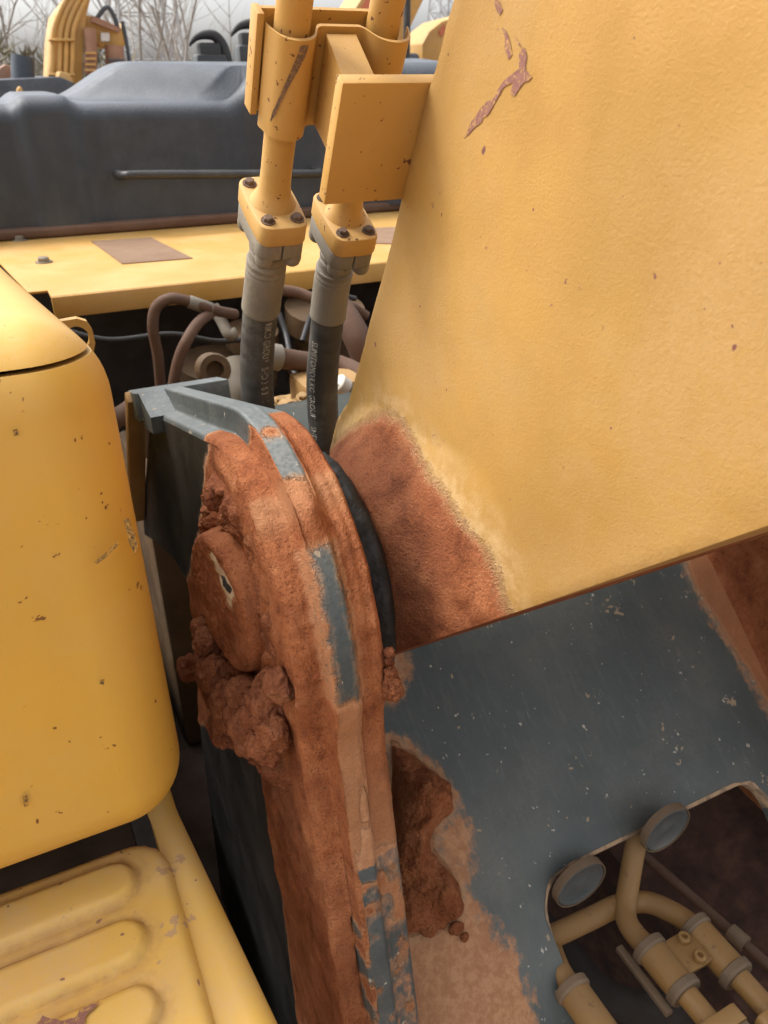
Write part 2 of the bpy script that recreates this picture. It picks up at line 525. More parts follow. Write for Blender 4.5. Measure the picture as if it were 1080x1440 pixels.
t = NT('yard_dirt')
gc = t.ramp(t.noise(.7, 8, .65), [(.3, (.13, .075, .045)), (.5, (.24, .15, .09)), (.75, (.34, .24, .16))])
GM = t.out(gc, .95, t.bump(t.noise(5, 8, .7), .8, .05))
nx = 60
gx = np.sign(np.linspace(-1, 1, nx)) * np.abs(np.linspace(-1, 1, nx)) ** 3 * 300
V = [(a, b, .10 * (math.sin(a * .9) * math.cos(b * .7)) if abs(a) < 40 and abs(b) < 40 else 0) for b in gx for a in gx]
Fc = [(j * nx + i, j * nx + i + 1, (j + 1) * nx + i + 1, (j + 1) * nx + i) for j in range(nx - 1) for i in range(nx - 1)]
g = mesh('ground', V, Fc, GM, sharp=0)
tag(g, 'bare brown dirt yard', None, None, 'structure')

# ------------------------------------------------------------------ boom
boom = thing('boom', tuple(O + (.4, 0, 0)), 'huge yellow cast steel boom leaning up to the right, red clay on its foot', 'boom')
XB, XBOSS, XB2 = .172, .113, .68
n_ = np.array([-.68, -.733]); dlow = np.array([-.722, .692]); p0 = n_ * .096
top0 = np.array([.110, .140]); dtop = np.array([-.448, .894])
foot = []
a0, a1 = atan2(.140, .110), atan2(n_[1], n_[0])
a0 -= .0
ang = np.linspace(a0, a1 - 2 * pi if a1 > a0 else a1, 26)
for k, a in enumerate(ang):
    rr = .178 + (.096 - .178) * sstep(.45, 1.0, k / 25.0)
    foot.append((rr * cos(a), rr * sin(a)))
low_far, top_far = p0 + dlow * 1.5, top0 + dtop * 1.55
outl = [tuple(top_far)] + [tuple(top0 + dtop * s) for s in (1.0, .6, .35, .2, .1, .05)] + foot + [tuple(p0 + dlow * s) for s in (.06, .12, .2, .3, .45, .7, 1.0)] + [tuple(low_far)]
outl = outl[::-1]
V2, F2 = fill2d(outl, .014, (-.08, .04, .36, .0055))
P2 = np.array(outl)
d = poly_sd(V2, P2); d = np.maximum(d, 0)
rho = np.hypot(V2[:, 0], V2[:, 1])
topside = (V2 - top0) @ np.array([.894, .448])
rr = .004 + (.034 - .024 * sstep(-.12, -.03, topside)) * sstep(.15, .30, rho)
along = (V2 - p0) @ dlow; db_ = .096 - V2 @ n_
rr = np.where(db_ < .10, np.minimum(rr, .0012), rr)
wch = .0 * sstep(.10, .42, along)
chamf = np.maximum(wch - db_, 0) * .62
edge = np.where(d < rr, rr - np.sqrt(np.maximum(rr ** 2 - (rr - d) ** 2, 0)), 0)
# the boss swells towards the bracket, in a cone that runs out further on the underside
ramp_out = .165 + .085 * sstep(-.02, -.20, V2[:, 0])
u = np.clip((rho - .104) / (ramp_out - .104), 0, 1)
dxl = XBOSS + (XB - XBOSS) * (u ** .8 * (1 - .3 * u) / .7) + (edge + chamf) * sstep(.12, .2, rho)
dxl = dxl - .004 * fbm(np.c_[V2, V2[:, :1] * 0], 5, 3, 3)
# where the clay lies: the foot below a ragged line across the casting
mp_px = [(478, 600), (494, 588), (520, 600), (548, 632), (585, 672), (615, 700), (650, 740), (682, 772), (703, 805), (716, 845), (722, 875), (700, 960), (540, 1010), (430, 900), (430, 640)]
mudpoly = [yz([p], .138 + .034 * min(1, max(0, (p[1] - 590) / 230)))[0] for p in mp_px]
sdm = poly_sd(V2, mudpoly)
th = np.clip(sdm / .012, 0, 1) * (.003 + .0035 * fbm(np.c_[V2, V2[:, :1] * 0], 45, 4, 9)) * (sdm > 0)
dxl = dxl - np.maximum(th, 0)
wet = sstep(.165, .128, rho + .012 * fbm(np.c_[V2, V2[:, :1] * 0], 30, 3, 5)) * .55
nV = len(V2)
VL = np.c_[PX + dxl, V2 + O[1:]]
be = boundary_edges(F2)
bv = sorted({i for e in be for i in e})
idx = {b: nV + k for k, b in enumerate(bv)}
idx2 = {b: nV + len(bv) + k for k, b in enumerate(bv)}
VR = np.c_[np.full(len(bv), PX + .40), V2[bv] + O[1:]]
VR2 = np.c_[np.full(len(bv), PX + XB2), V2[bv] + O[1:]]
F3 = [f[::-1] for f in F2]
F3 += [(a, b, idx[b], idx[a]) for a, b in be] + [(idx[a], idx[b], idx2[b], idx2[a]) for a, b in be]
allV = np.r_[VL, VR, VR2]
att = np.r_[sdm, sdm[bv], sdm[bv]]
attw = np.r_[wet, wet[bv] * 0, wet[bv] * 0]
boom_body = mesh('boom_body', allV, F3, M['boom'], boom, sharp=50, attrs={'mud': att, 'wet': attw})
brk_attr(prism('right_web', [tuple(np.array(p)) for p in outl[::1]], basis((PX + XB2 + .0005, PY, PZ), (0, 1, 0), (0, 0, 1), (1, 0, 0)), .02, M['boom'], boom))

# paint scraped off the casting: thin raised-edge scars, one patch each
def scar(name, pts, plane_dx, mat, parent, lift=.0012):
    poly = [(np.array(p)) for p in yz(pts, plane_dx)]
    V2, F2 = fill2d(poly, .004)
    N = fbm(np.c_[V2, V2[:, :1] * 0], 160, 3, 21)
    V = np.c_[PX + XB - .004 * fbm(np.c_[V2, V2[:, :1] * 0], 5, 3, 3) - .0005 + N * .0002, V2 + O[1:]]
    return mesh(name, V, [f[::-1] for f in F2], mat, parent, attrs=None)
t = NT('bare_primer')
M['primer'] = t.out(t.ramp(t.noise(260, 5, .75), [(.36, (.27, .12, .085)), (.50, (.20, .085, .07)), (.56, (.34, .18, .08)), (.64, (.53, .30, .07))]), .75, t.bump(t.noise(300, 3), .6, .001))
def rag(pts, j=1.6):
    out = []
    for i in range(len(pts)):
        a, b = np.array(pts[i], float), np.array(pts[(i + 1) % len(pts)], float)
        m = max(1, int(np.linalg.norm(b - a) / 6))
        for k in range(m): out.append(tuple(a + (b - a) * k / m + (rng.uniform(-j, j, 2) if k else 0)))
    return out
XS = XB
for pts in ([(652, 195), (662, 172), (680, 148), (698, 132), (706, 118), (716, 108), (732, 96), (731, 76), (738, 66), (743, 80), (741, 98), (750, 108), (738, 116), (724, 136), (718, 132), (722, 116), (708, 124), (692, 152), (672, 176)],
            [(706, 38), (713, 44), (718, 58), (722, 76), (716, 84), (710, 70), (709, 54)],
            [(694, 0), (702, 0), (708, 14), (703, 22), (697, 10)],
            [(725, 48), (730, 58), (736, 66), (731, 64)]):
    scar('bare_primer_patch', rag(pts), XS, M['primer'], boom)

# seal ring between boom boss and bracket
def ring_seal():
    prof = [(.082, .100), (.083, .119), (.086, .125), (.091, .1255), (.095, .1225), (.098, .1220), (.104, .1265), (.111, .1275), (.116, .1235), (.118, .110), (.118, .100)]
    seg = 120
    V, F = [], []
    for i, (t_, r_) in enumerate(prof):
        for k in range(seg):
            a = 2 * pi * k / seg
            jj = 1 + .012 * math.sin(5 * a + i) + .006 * math.sin(23 * a + 2 * i)
            V.append((PX + t_, PY + r_ * jj * cos(a), PZ + r_ * jj * sin(a)))
    m = len(prof)
    for i in range(m):
        for k in range(seg):
            k2 = (k + 1) % seg
            F.append((i * seg + k, ((i + 1) % m) * seg + k, ((i + 1) % m) * seg + k2, i * seg + k2))
    t = NT('wet_black_rubber')
    m_ = t.out(t.mix(t.rng(t.noise(40, 4), .5, .7, 0, .5), (.004, .004, .004), (.022, .014, .011)), t.rng(t.noise(60, 3), .35, .7, .5, .85), t.bump(t.noise(120, 4, .6), .7, .003))
    M['seal'] = m_
    return mesh('seal_ring', V, F, m_, boom, sharp=0)
ring_seal()['label'] = 'glossy black rubber seal ring squeezed round the boom foot'

# ------------------------------------------------------------------ bracket that carries the boom foot
brk = thing('boom_bracket', (PX + .4, PY, .79), 'slate grey steel boom foot bracket caked with red clay', 'bracket')
A_ = np.array([.43, .072]); RM = .187
angA = atan2(A_[1], A_[0]); tA = angA + math.acos(RM / np.linalg.norm(A_))
path = [A_ * (1 - s) + RM * np.array([cos(tA), sin(tA)]) * s for s in np.linspace(0, 1, 130)[:-1]]
tE = radians(193)
path += [RM * np.array([cos(a), sin(a)]) for a in np.linspace(tA, tE, 190)]
ddn = np.array([-sin(tE), cos(tE)]); 
e0 = path[-1]
path += [e0 + np.array([-.245, -.97]) * s for s in np.linspace(0, 1.15, 280)[1:]]
path = np.array(path)
# smooth the bend where the straight front edge starts
for _ in range(30):
    path[1:-1] = path[1:-1] * .5 + (path[:-2] + path[2:]) * .25
tan = np.gradient(path, axis=0); tan /= np.linalg.norm(tan, axis=1)[:, None]
nor = np.c_[tan[:, 1], -tan[:, 0]]         # outward
if (nor[200] @ path[200]) < 0: nor = -nor
slen = np.r_[0, np.cumsum(np.linalg.norm(np.diff(path, axis=0), axis=1))]
def s_of(pxy, dx):
    q = np.array(yz([pxy], dx)[0])
    return slen[np.argmin(np.hypot(*(path - q).T))]
keyp = [(.0085, -.034), (.0100, -.0295), (.0130, -.0275), (.0255, -.0262), (.0275, -.0240), (.0288, -.016), (.0292, -.0020), (.0310, 0.0), (.0490, 0.0), (.0512, -.0020), (.0545, -.0075), (.060, -.0100), (.0755, -.0110), (.0790, -.0140), (.0800, -.020)]
prof = []
for (a, b), (c, d_) in zip(keyp[:-1], keyp[1:]):
    m = max(1, int(hypot(c - a, d_ - b) / .0019))
    prof += [(a + (c - a) * k / m, b + (d_ - b) * k / m) for k in range(m)]
prof.append(keyp[-1]); prof = np.array(prof)
ns, npf = len(path), len(prof)
S = np.repeat(slen[:, None], npf, 1); XX = np.repeat(prof[None, :, 0], ns, 0)
off = np.repeat(prof[None, :, 1], ns, 0)
Pw = path[:, None, :] + nor[:, None, :] * off[..., None]
# clay: everything between the upper limit and the lower limit, minus the scraped patch on the rim
P3 = np.c_[XX.ravel() * 1.0, Pw.reshape(-1, 2)]
wob = fbm(P3, 55, 4, 31).reshape(ns, npf) * .010
up_l, up_c, up_r = s_of((305, 640), .018), s_of((412, 684), .040), s_of((398, 628), .070)
s_up = np.where(XX < .026, up_l, np.where(XX < .0295, (up_l + up_c) / 2 + .01, np.where(XX < .052, up_c, up_r)))
p1, p2 = s_of((458, 765), .040), s_of((476, 966), .040)
lo_c = s_of((484, 1128), .040); lo_l = s_of((505, 1330), .02)
s_lo = np.where(XX < .0275, 9.0, np.where(XX < .0315, lo_c + .12, np.where(XX < .0545, lo_c + .035 * np.sin((XX - .03) * 260), lo_c + .045)))
sdr = np.minimum(S + wob - s_up, s_lo - S + wob)
patch_sd = np.minimum(np.minimum(S - p1, p2 - S), np.minimum(XX - .0315, .0515 - XX) * 1.0)
sdr = np.minimum(sdr, -(patch_sd) + wob * .12)
spot_s, spot_x = s_of((382, 650), .041), .041
sdr = np.maximum(sdr, .010 - np.hypot(S - spot_s, (XX - spot_x)) + wob * .4)
blot = fbm(P3, 42, 4, 331).reshape(ns, npf)
sdr = np.where(S > lo_c, np.maximum(sdr, (blot - .34) * .03), sdr)
sdr = np.where((S > lo_c) & (XX > .026) & (XX < .034), np.maximum(sdr, (blot + .02) * .03), sdr)
thick = np.clip(sdr / .006, 0, 1) * (sdr > 0) * (.12 + .88 * sstep(.0, .14, S - s_up)) * np.where((S > lo_c) & (XX > .0275), .25, 1.0)
lump = fbm(P3, 38, 4, 41).reshape(ns, npf); fine = fbm(P3, 150, 3, 43).reshape(ns, npf)
groove = np.sin(XX * 620 + 2.5 * fbm(np.c_[P3[:, 0] * 0, P3[:, 1:]], 9, 2, 47).reshape(ns, npf))
amp = np.where(XX < .030, .0048, np.where(XX < .052, .0016, .0036))
h = thick * (amp * (.75 + .8 * lump + .22 * groove * (XX > .052)) + .0011 * fine + .0008)
# a dribbled knob of clay on the rim
ks, kx = s_of((428, 732), .042), .042
h += .011 * np.exp(-(((S - ks) / .016) ** 2 + ((XX - kx) / .008) ** 2)) * (1 + .5 * lump)
h = np.maximum(h, 0)
Pw2 = Pw + nor[:, None, :] * h[..., None]
XW = XX - np.where(XX < .012, h * .8, 0)
Vr = np.c_[PX + XW.ravel(), Pw2.reshape(-1, 2) + O[1:]]
Fr = [(i * npf + k, i * npf + k + 1, (i + 1) * npf + k + 1, (i + 1) * npf + k) for i in range(ns - 1) for k in range(npf - 1)]
palr = (sstep(p2 - .005, p2 + .01, S) * (XX > .0295) * (XX < .0525) * .95 + sstep(up_c - .01, up_c + .004, S) * sstep(up_c + .05, up_c + .015, S) * .75 + sstep(lo_c - .09, lo_c + .02, S) * (XX > .052) * .7)
palr = np.clip(palr + .25 * lump, 0, 1) * (S > up_l)
palr = np.where(S > lo_c + .05, np.where(XX > .0525, .42, .12), palr)
rim = mesh('ear_rim', Vr, Fr, M['bracket'], brk, sharp=60, attrs={'mud': sdr.ravel(), 'pale': palr.ravel()})
rim['label'] = 'stepped rim of the left bracket ear, clay with bare slate patches'

# side faces of the left ear
inner = path + nor * keyp[0][1]
innerR = path + nor * keyp[-1][1]
tail = [(-.45, -1.16), (.52, -1.16), (.44, -.60), (.36, -.36), (.31, -.24), (.33, -.185), (.42, -.20), (.60, -.27), (.765, -.345), (.73, -.28)]
def face(inn, x, flip, dense, name, mudpoly=None, extra=None):
    poly = [tuple(p) for p in inn[::4]] + [tuple(inn[-1])] + tail
    V2, F2 = fill2d(poly, .022, (0, -.05, .36, dense))
    sd = poly_sd(V2, mudpoly) if mudpoly is not None else np.full(len(V2), -1.0)
    P3 = np.c_[V2, V2[:, :1] * 0]
    sd = sd + .008 * fbm(P3, 40, 4, 51)
    hh = np.clip(sd / .010, 0, 1) * (sd > 0) * np.maximum(.0022 + .006 * fbm(P3, 36, 4, 53) + .0012 * fbm(P3, 140, 2, 57), 0)
    # meets the rim exactly at the border
    db = np.min(np.hypot(V2[:, None, 0] - inn[None, ::3, 0], V2[:, None, 1] - inn[None, ::3, 1]), axis=1)
    hh *= sstep(0, .012, db)
    V = np.c_[np.full(len(V2), PX + x) + (hh if flip else -hh), V2 + O[1:]]
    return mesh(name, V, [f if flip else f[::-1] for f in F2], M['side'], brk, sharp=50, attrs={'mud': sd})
mp = yz([(290, 640), (286, 690), (281, 735), (268, 800), (250, 850), (225, 930), (240, 1000), (330, 1040), (362, 1062), (372, 1120), (380, 1180), (395, 1250), (405, 1330), (420, 1440), (560, 1500), (560, 640), (420, 560), (300, 600)], .0085)
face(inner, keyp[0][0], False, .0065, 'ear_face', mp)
mpr = [(-.4, .3), (.1, .3), (.1, -.25), (-.4, -.25)]
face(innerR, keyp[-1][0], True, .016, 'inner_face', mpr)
# closing edge along the cut-out and the back
tl = np.array([tuple(inner[-1])] + tail + [tuple(inner[0])])
V, F = [], []
for i, p in enumerate(tl):
    for x in (keyp[0][0], keyp[-1][0]): V.append((PX + x, p[0] + PY, p[1] + PZ))
F = [(2 * i, 2 * i + 1, 2 * i + 3, 2 * i + 2) for i in range(len(tl) - 1)]
mesh('cutout_edge', V, F, M['bracket'], brk, attrs={'mud': np.full(len(V), -1.0)})
# stop lug and flange across the back of the ear
ct, st = cos(radians(-15)), sin(radians(-15))
lugM = basis((PX, PY + .43, PZ + .072), (1, 0, 0), (0, ct, st), (0, -st, ct))
brk_attr(prism('stop_lug', round_poly([(-.012, -.030), (.118, -.030), (.118, .035), (-.012, .035)], .004, 2), lugM @ Matrix.Translation((0, 0, -.040)), .0395, M['bracket'], brk, .002))
# gusset that slopes from lug to doubler on the left
brk_attr(prism('gusset', [(.402, .0785), (.38, .0770), (.355, .0735), (.325, .0725), (.325, .050), (.402, .030)], basis((PX - .006, PY, PZ), (0, 1, 0), (0, 0, 1), (1, 0, 0)), .0345, M['bracket'], brk))
# rear flange down the sloping back edge
dir_r = np.array([0, .335, -.415]); dir_r /= np.linalg.norm(dir_r)
nrm_r = np.array([0, dir_r[2], -dir_r[1]]) * -1
rf = prism('rear_flange', [(-.019, -.03), (.007, -.03), (.007, .40), (-.019, .40)], basis((PX, PY + .445, PZ + .035), (1, 0, 0), tuple(dir_r), tuple(-np.cross((1, 0, 0), dir_r))), -.018, M['tan'], brk, .002)
rf['label'] = 'dusty yellow flange behind the bracket ear'

# right ear: same outline, seen only under the boom
RX = .775
pr = [tuple(p) for p in path[::12]] + [tuple(path[-1])] + tail
brk_attr(prism('right_ear', pr, basis((PX + RX, PY, PZ), (0, 1, 0), (0, 0, 1), (1, 0, 0)), .05, M['bracket'], brk, .002), .05)

# sloping front plate between the ears, with the pipe opening
TH = radians(40); FN = np.array([0, -sin(TH), cos(TH)]); FD = np.array([0, -cos(TH), -sin(TH)])
FQ = O + FN * -.225
def fp(x, y):
    p = at_plane(x, y, FQ, FN) - FQ
    return (p[0], p @ FD)
ex0 = .0805; ex1 = RX - .0005
e1 = fp(790, 1222); e2 = fp(1020, 1113)
vtop = (e1[1] + e2[1]) / 2
xl = fp(768, 1290)[0]; xr = fp(1042, 1100)[0] + .03
op = round_poly([(ex0, -.32), (ex1, -.32), (ex1, .62), (xr, .62), (xr, vtop), (xl, vtop), (xl, .62), (ex0, .62)], [.001, .001, .001, .001, .045, .06, .001, .001], 8)
V2, F2 = fill2d(op, .014, (.25, .22, .30, .008))
mud_r = [fp(a, b) for a, b in ((958, 765), (975, 815), (1000, 860), (1030, 905), (1058, 950), (1085, 1000), (1110, 1060))]
mud_rp = [(mud_r[0][0], -.5)] + mud_r + [(mud_r[-1][0], .8), (2, .8), (2, -.5)]
mud_l = [fp(a, b) for a, b in ((552, 1042), (582, 1062), (612, 1090), (632, 1118), (630, 1145), (608, 1168), (606, 1195), (628, 1222), (645, 1255), (640, 1288), (612, 1306), (580, 1312), (548, 1300))]
mud_s = catmull(mud_l + [mud_l[0]], 8)[:-1]
mud_s = [tuple(p) for p in mud_s + .007 * np.c_[fbm(np.c_[mud_s, mud_s[:, :1] * 0], 45, 4, 301), fbm(np.c_[mud_s, mud_s[:, :1] * 0], 45, 4, 303)]]
mud_b = [fp(a, b) for a, b in ((556, 1320), (600, 1290), (620, 1180), (640, 1125), (665, 1180), (660, 1250), (690, 1300), (720, 1340), (745, 1400), (760, 1470), (740, 1600), (500, 1600))]
mud_t = [fp(a, b) for a, b in ((540, 900), (568, 915), (580, 950), (562, 985), (545, 990))]
sd_l = poly_sd(V2, mud_l)
P3 = np.c_[V2, V2[:, :1] * 0]
sd = np.maximum(poly_sd(V2, mud_rp), sd_l + .001) + .006 * fbm(P3, 22, 4, 61)
pal = np.maximum(sstep(-.035, .03, poly_sd(V2, mud_b)) * .95, sstep(-.025, .012, poly_sd(V2, mud_t)) * .75)
pal = np.maximum(pal, .55 * sstep(.085, .0, V2[:, 0] - ex0) * sstep(.42, .2, V2[:, 1] * 0 + .3))
pal = np.maximum(pal, .8 * sstep(-.03, .004, sd_l))
pal = np.maximum(pal, .60 * sstep(-.035, .0, poly_sd(V2, mud_rp)))
h2 = np.clip(poly_sd(V2, mud_rp) / .06, 0, 1) * .012 * (1 + .6 * fbm(P3, 18, 3, 63))
n2 = len(V2)
Vt = FQ[None] + V2[:, :1] * np.array([[1, 0, 0]]) + V2[:, 1:] * FD[None] + np.maximum(h2, 0)[:, None] * FN[None]
be = boundary_edges(F2); bv = sorted({i for e in be for i in e}); i1 = {b: n2 + k for k, b in enumerate(bv)}
Vb = FQ[None] + V2[bv][:, :1] * np.array([[1, 0, 0]]) + V2[bv][:, 1:] * FD[None] - .020 * FN[None]
ccw = np.cross(Vt[F2[0][1]] - Vt[F2[0][0]], Vt[F2[0][2]] - Vt[F2[0][0]]) @ FN > 0
FF = [f if ccw else f[::-1] for f in F2] + [((b, a, i1[a], i1[b]) if ccw else (a, b, i1[b], i1[a])) for a, b in be]
plate = mesh('front_plate', np.r_[Vt, Vb], FF, M['plate'], brk, sharp=35, attrs={'mud': np.r_[sd, np.full(len(bv), -.012)], 'pale': np.r_[pal, pal[bv]]})
plate['label'] = 'sloping slate front plate with scratches and splashes below the boom'
# worn lip along the opening
lip = [FQ + np.array([1, 0, 0]) * x + FD * y + FN * .0012 for x, y in op if y > vtop - .001 and xl - .07 < x < xr + .07 and y < .5]
V, F = [], []
lpts = [np.array(p) for p in op if p[1] > vtop - .002 and p[1] < .58 and p[0] > xl - .001 and p[0] < xr + .001]
for k, p in enumerate(lpts):
    c = np.array([(xl + xr) / 2, vtop + .4]); dv = p - c; dv /= np.linalg.norm(dv)
    wv = .0035 + .0015 * math.sin(k * 1.7)
    for q, hgt in ((p - dv * .0004, -.019), (p - dv * .0009, .0008), (p + dv * wv, .0009)):
        V.append(FQ + np.array([1, 0, 0]) * q[0] + FD * q[1] + FN * hgt)
F = [(3 * k + j, 3 * k + j + 1, 3 * k + j + 4, 3 * k + j + 3) for k in range(len(lpts) - 1) for j in (0, 1)]
t = NT('worn_edge')
M['worn'] = t.out(t.mix(t.rng(t.noise(60, 4), .4, .6), (.20, .14, .09), (.40, .27, .16)), .8)
mesh('worn_lip', V, F, M['worn'], brk, sharp=0)['label'] = 'dusty worn edge of the pipe opening'

# ------------------------------------------------------------------ pin, clay on it
pin = thing('boom_foot_pin', tuple(O), 'round pin end plastered with red clay, pale scrape across its face', 'pin')
CAPX = -.016
def pin_cap():
    Rr = .0720
    V, F = [], []
    rings = [(0.0, 0)] + [((Rr - .008) * k / 44, 0) for k in range(1, 44)]
    for k in range(7):
        a = k / 6 * pi / 2
        rings.append((Rr - .008 + .008 * sin(a), .008 - .008 * cos(a)))
    rings += [(Rr + .001, .016), (Rr + .002, .026), (Rr + .003, .044)]
    seg = 220
    for (r_, x_) in rings:
        for k in range(seg):
            a = 2 * pi * k / seg
            V.append((x_, r_ * cos(a), r_ * sin(a)))
    V = np.array(V)
    nz = fbm(V, 40, 4, 71) * .0018 + fbm(V, 170, 3, 73) * .0012
    dirv = np.c_[-np.ones(len(V)), V[:, 1:] * 6]; dirv /= np.linalg.norm(dirv, axis=1)[:, None]
    V = V + dirv * nz[:, None]
    for i in range(len(rings) - 1):
        for k in range(seg):
            k2 = (k + 1) % seg
            F.append((i * seg + k, i * seg + k2, (i + 1) * seg + k2, (i + 1) * seg + k))
    F = [f[::-1] for f in F]
    sc = [tuple(q) for q in yz([(298, 772), (302, 786), (306, 798), (312, 808), (320, 824), (328, 842), (324, 843), (320, 841), (319, 858), (315, 848), (309, 826), (304, 806), (300, 792), (296, 780)], CAPX)]
    core = [tuple(q) for q in yz([(306, 808), (310, 812), (318, 832), (317, 838), (311, 824)], CAPX)]
    s1, s2 = poly_sd(V[:, 1:], sc), poly_sd(V[:, 1:], core)
    rim_ = np.hypot(V[:, 1], V[:, 2]) > Rr - .010
    s1[rim_] = -1; s2[rim_] = -1
    tl7 = radians(8); V = np.c_[V[:, 0] * cos(tl7) - V[:, 1] * sin(tl7), V[:, 1] * cos(tl7) + V[:, 0] * sin(tl7), V[:, 2]]
    t = NT('clay_on_pin')
    c = mud_color(t); H = mud_height(t)
    nn = t.math('MULTIPLY', t.math('SUBTRACT', t.noise(160, 4), .5), .006)
    k1 = t.rng(t.math('ADD', t.attr('scrape'), nn), -.0006, .0016); k2 = t.rng(t.attr('core'), -.0006, .0010)
    c = t.mix(t.rng(t.attr('scrape'), -.006, .001, 0, .6), c, (.52, .27, .14))
    c = t.mix(k1, c, (.66, .52, .36)); c = t.mix(k2, c, (.04, .04, .04))
    mt = t.out(c, t.fmix(k1, .93, .6), t.bump(t.math('MULTIPLY', H, t.math('SUBTRACT', 1.0, k1)), .9, .003), spec=.2)
    return mesh('pin_end_cap', V + O + (CAPX, 0, 0), F, mt, pin, sharp=0, attrs={'scrape': s1, 'core': s2})
pin_cap()
tube('pin_shaft', [O + (.02, 0, 0), O + (.45, 0, 0), O + (.84, 0, 0)], .05, M['bolt'], pin, 24)

def clods(name, specs, mat, parent=None, seed=5, sub=4, rough=.32):
    """crumbly clay: noise-shaped lumps pressed together"""
    Vs, Fs, n0 = [], [], 0
    for i, (c, r3) in enumerate(specs):
        bm = bmesh.new(); bmesh.ops.create_icosphere(bm, subdivisions=sub if max(r3) > .013 else sub - 1, radius=1)
        V = np.array([v.co[:] for v in bm.verts]); F = [[v.index for v in f.verts] for f in bm.faces]; bm.free()
        q = V + np.array([i * 7.3 + seed, i * 3.1, i * 1.7])
        k = 1 + rough * 1.2 * fbm(q, 1.0, 2, seed) + rough * .9 * (.35 - np.abs(fbm(q, 1.7, 2, seed + 3)) * 1.2) + .07 * fbm(q, 6, 3, seed + 5)
        a = rng.uniform(0, pi); Rx = np.array(Matrix.Rotation(a, 3, 'X'))
        Vw = (V * k[:, None] * np.array(r3)) @ Rx.T + np.array(c)
        Vs.append(Vw); Fs += [[j + n0 for j in f] for f in F]; n0 += len(V)
    return mesh(name, np.vstack(Vs), Fs, mat, parent, sharp=0)

rs = random.Random(3)
blobs = []
for k in range(90):                                # collar of clay round the pin end
    a = rs.uniform(radians(60), radians(400))
    r_ = rs.uniform(.086, .106); low = float(sstep(.2, -.8, sin(a)))
    blobs.append((r_ * cos(a), r_ * sin(a), rs.uniform(.013, .019), .008 + .010 * float(sstep(.1, -.5, cos(a)) * sstep(-.6, -.1, sin(a))) - .022 * low * rs.random() - .004 * (r_ < .09)))
for k in range(40):                                # apron below it
    a = rs.uniform(radians(225), radians(285)); r_ = rs.uniform(.10, .19)
    blobs.append((r_ * cos(a) + .02, r_ * sin(a), rs.uniform(.018, .026), .004 - .012 * rs.random()))
def on(x, y, dx): return at(x, y, 0, PX + dx)
gy, gz = np.meshgrid(np.arange(-.150, .20, .0022), np.arange(-.26, .135, .0022)); sh = gy.shape
Q = np.c_[gy.ravel(), gz.ravel()]
Q3 = np.c_[Q, Q[:, :1] * 0]
wq = Q + .006 * np.c_[fbm(Q3, 60, 3, 201), fbm(Q3, 60, 3, 203)]
H_ = np.full(len(Q), -.016)
for (y, z, r_, dx) in blobs:
    q = np.sqrt(((wq - (y, z)) ** 2).sum(1)) / (r_ * 1.5)
    H_ = np.maximum(H_, np.where(q < 1, (1 - q * q) * (r_ * .75 - dx + .016) - .016, -.016))
Hb = H_.reshape(sh)
for _ in range(4):
    Hb[1:-1, 1:-1] = (Hb[1:-1, 1:-1] * 2 + Hb[:-2, 1:-1] + Hb[2:, 1:-1] + Hb[1:-1, :-2] + Hb[1:-1, 2:]) / 6
H_ = Hb.ravel()
cells = np.c_[rng.uniform(-.16, .2, 700), rng.uniform(-.27, .14, 700)]; ch = rng.uniform(-.0060, .0050, 700)
f1 = np.full(len(Q), 9.); f2 = f1.copy(); ci = np.zeros(len(Q), int)
for k, c in enumerate(cells):
    dd = np.hypot(*(wq - c).T)
    f2 = np.where(dd < f1, f1, np.minimum(f2, dd)); ci = np.where(dd < f1, k, ci); f1 = np.minimum(f1, dd)
rho_ = np.hypot(*Q.T)
act = sstep(-.012, .004, H_)
H_ = H_ + act * (ch[ci] * sstep(0, .004, f2 - f1) - .0085 * (1 - sstep(0, .0034, f2 - f1)) * sstep(-.4, .4, fbm(Q3, 25, 2, 207) + .2) + .0035 * fbm(Q3, 70, 4, 205) + .0010 * fbm(Q3, 260, 2, 209))
crack = .0795 + .0030 * fbm(Q3, 30, 3, 211)
H_ = np.where(rho_ < crack, -.03, H_)
Hg = H_.reshape(sh)
keepv = (Hg > -.0150)
V = np.c_[PX - H_, Q + O[1:]]
F = []
for a in range(sh[0] - 1):
    for b in range(sh[1] - 1):
        if keepv[a, b] or keepv[a + 1, b] or keepv[a, b + 1] or keepv[a + 1, b + 1]:
            F.append((a * sh[1] + b, (a + 1) * sh[1] + b, (a + 1) * sh[1] + b + 1, a * sh[1] + b + 1))
used = np.unique(np.array(F).ravel()); mp_ = -np.ones(len(V), int); mp_[used] = np.arange(len(used))
cl = mesh('mud_clump', V[used], [tuple(mp_[list(f)]) for f in F], M['mudwet'], sharp=0)
tag(cl, 'crumbly red clay packed round and hanging below the pin end', 'mud')
for n_i, (x, y, dx, r_) in enumerate(((268, 938, -.036, .017), (290, 905, -.026, .016), (284, 885, -.024, .014), (302, 950, -.026, .022), (322, 985, -.020, .026), (345, 978, -.012, .020),
                       (372, 990, -.006, .022), (302, 975, -.026, .017), (322, 1018, -.024, .023), (350, 1030, -.020, .022), (380, 1025, -.008, .021), (338, 1005, -.020, .018), (362, 1008, -.014, .017),
                       (374, 1046, -.014, .017), (394, 965, .0, .014))):
    clods('clod', [(on(x, y, dx), (r_ * .85, r_, r_))], M['mudwet'], cl, seed=20 + n_i * 3, sub=5, rough=.34)

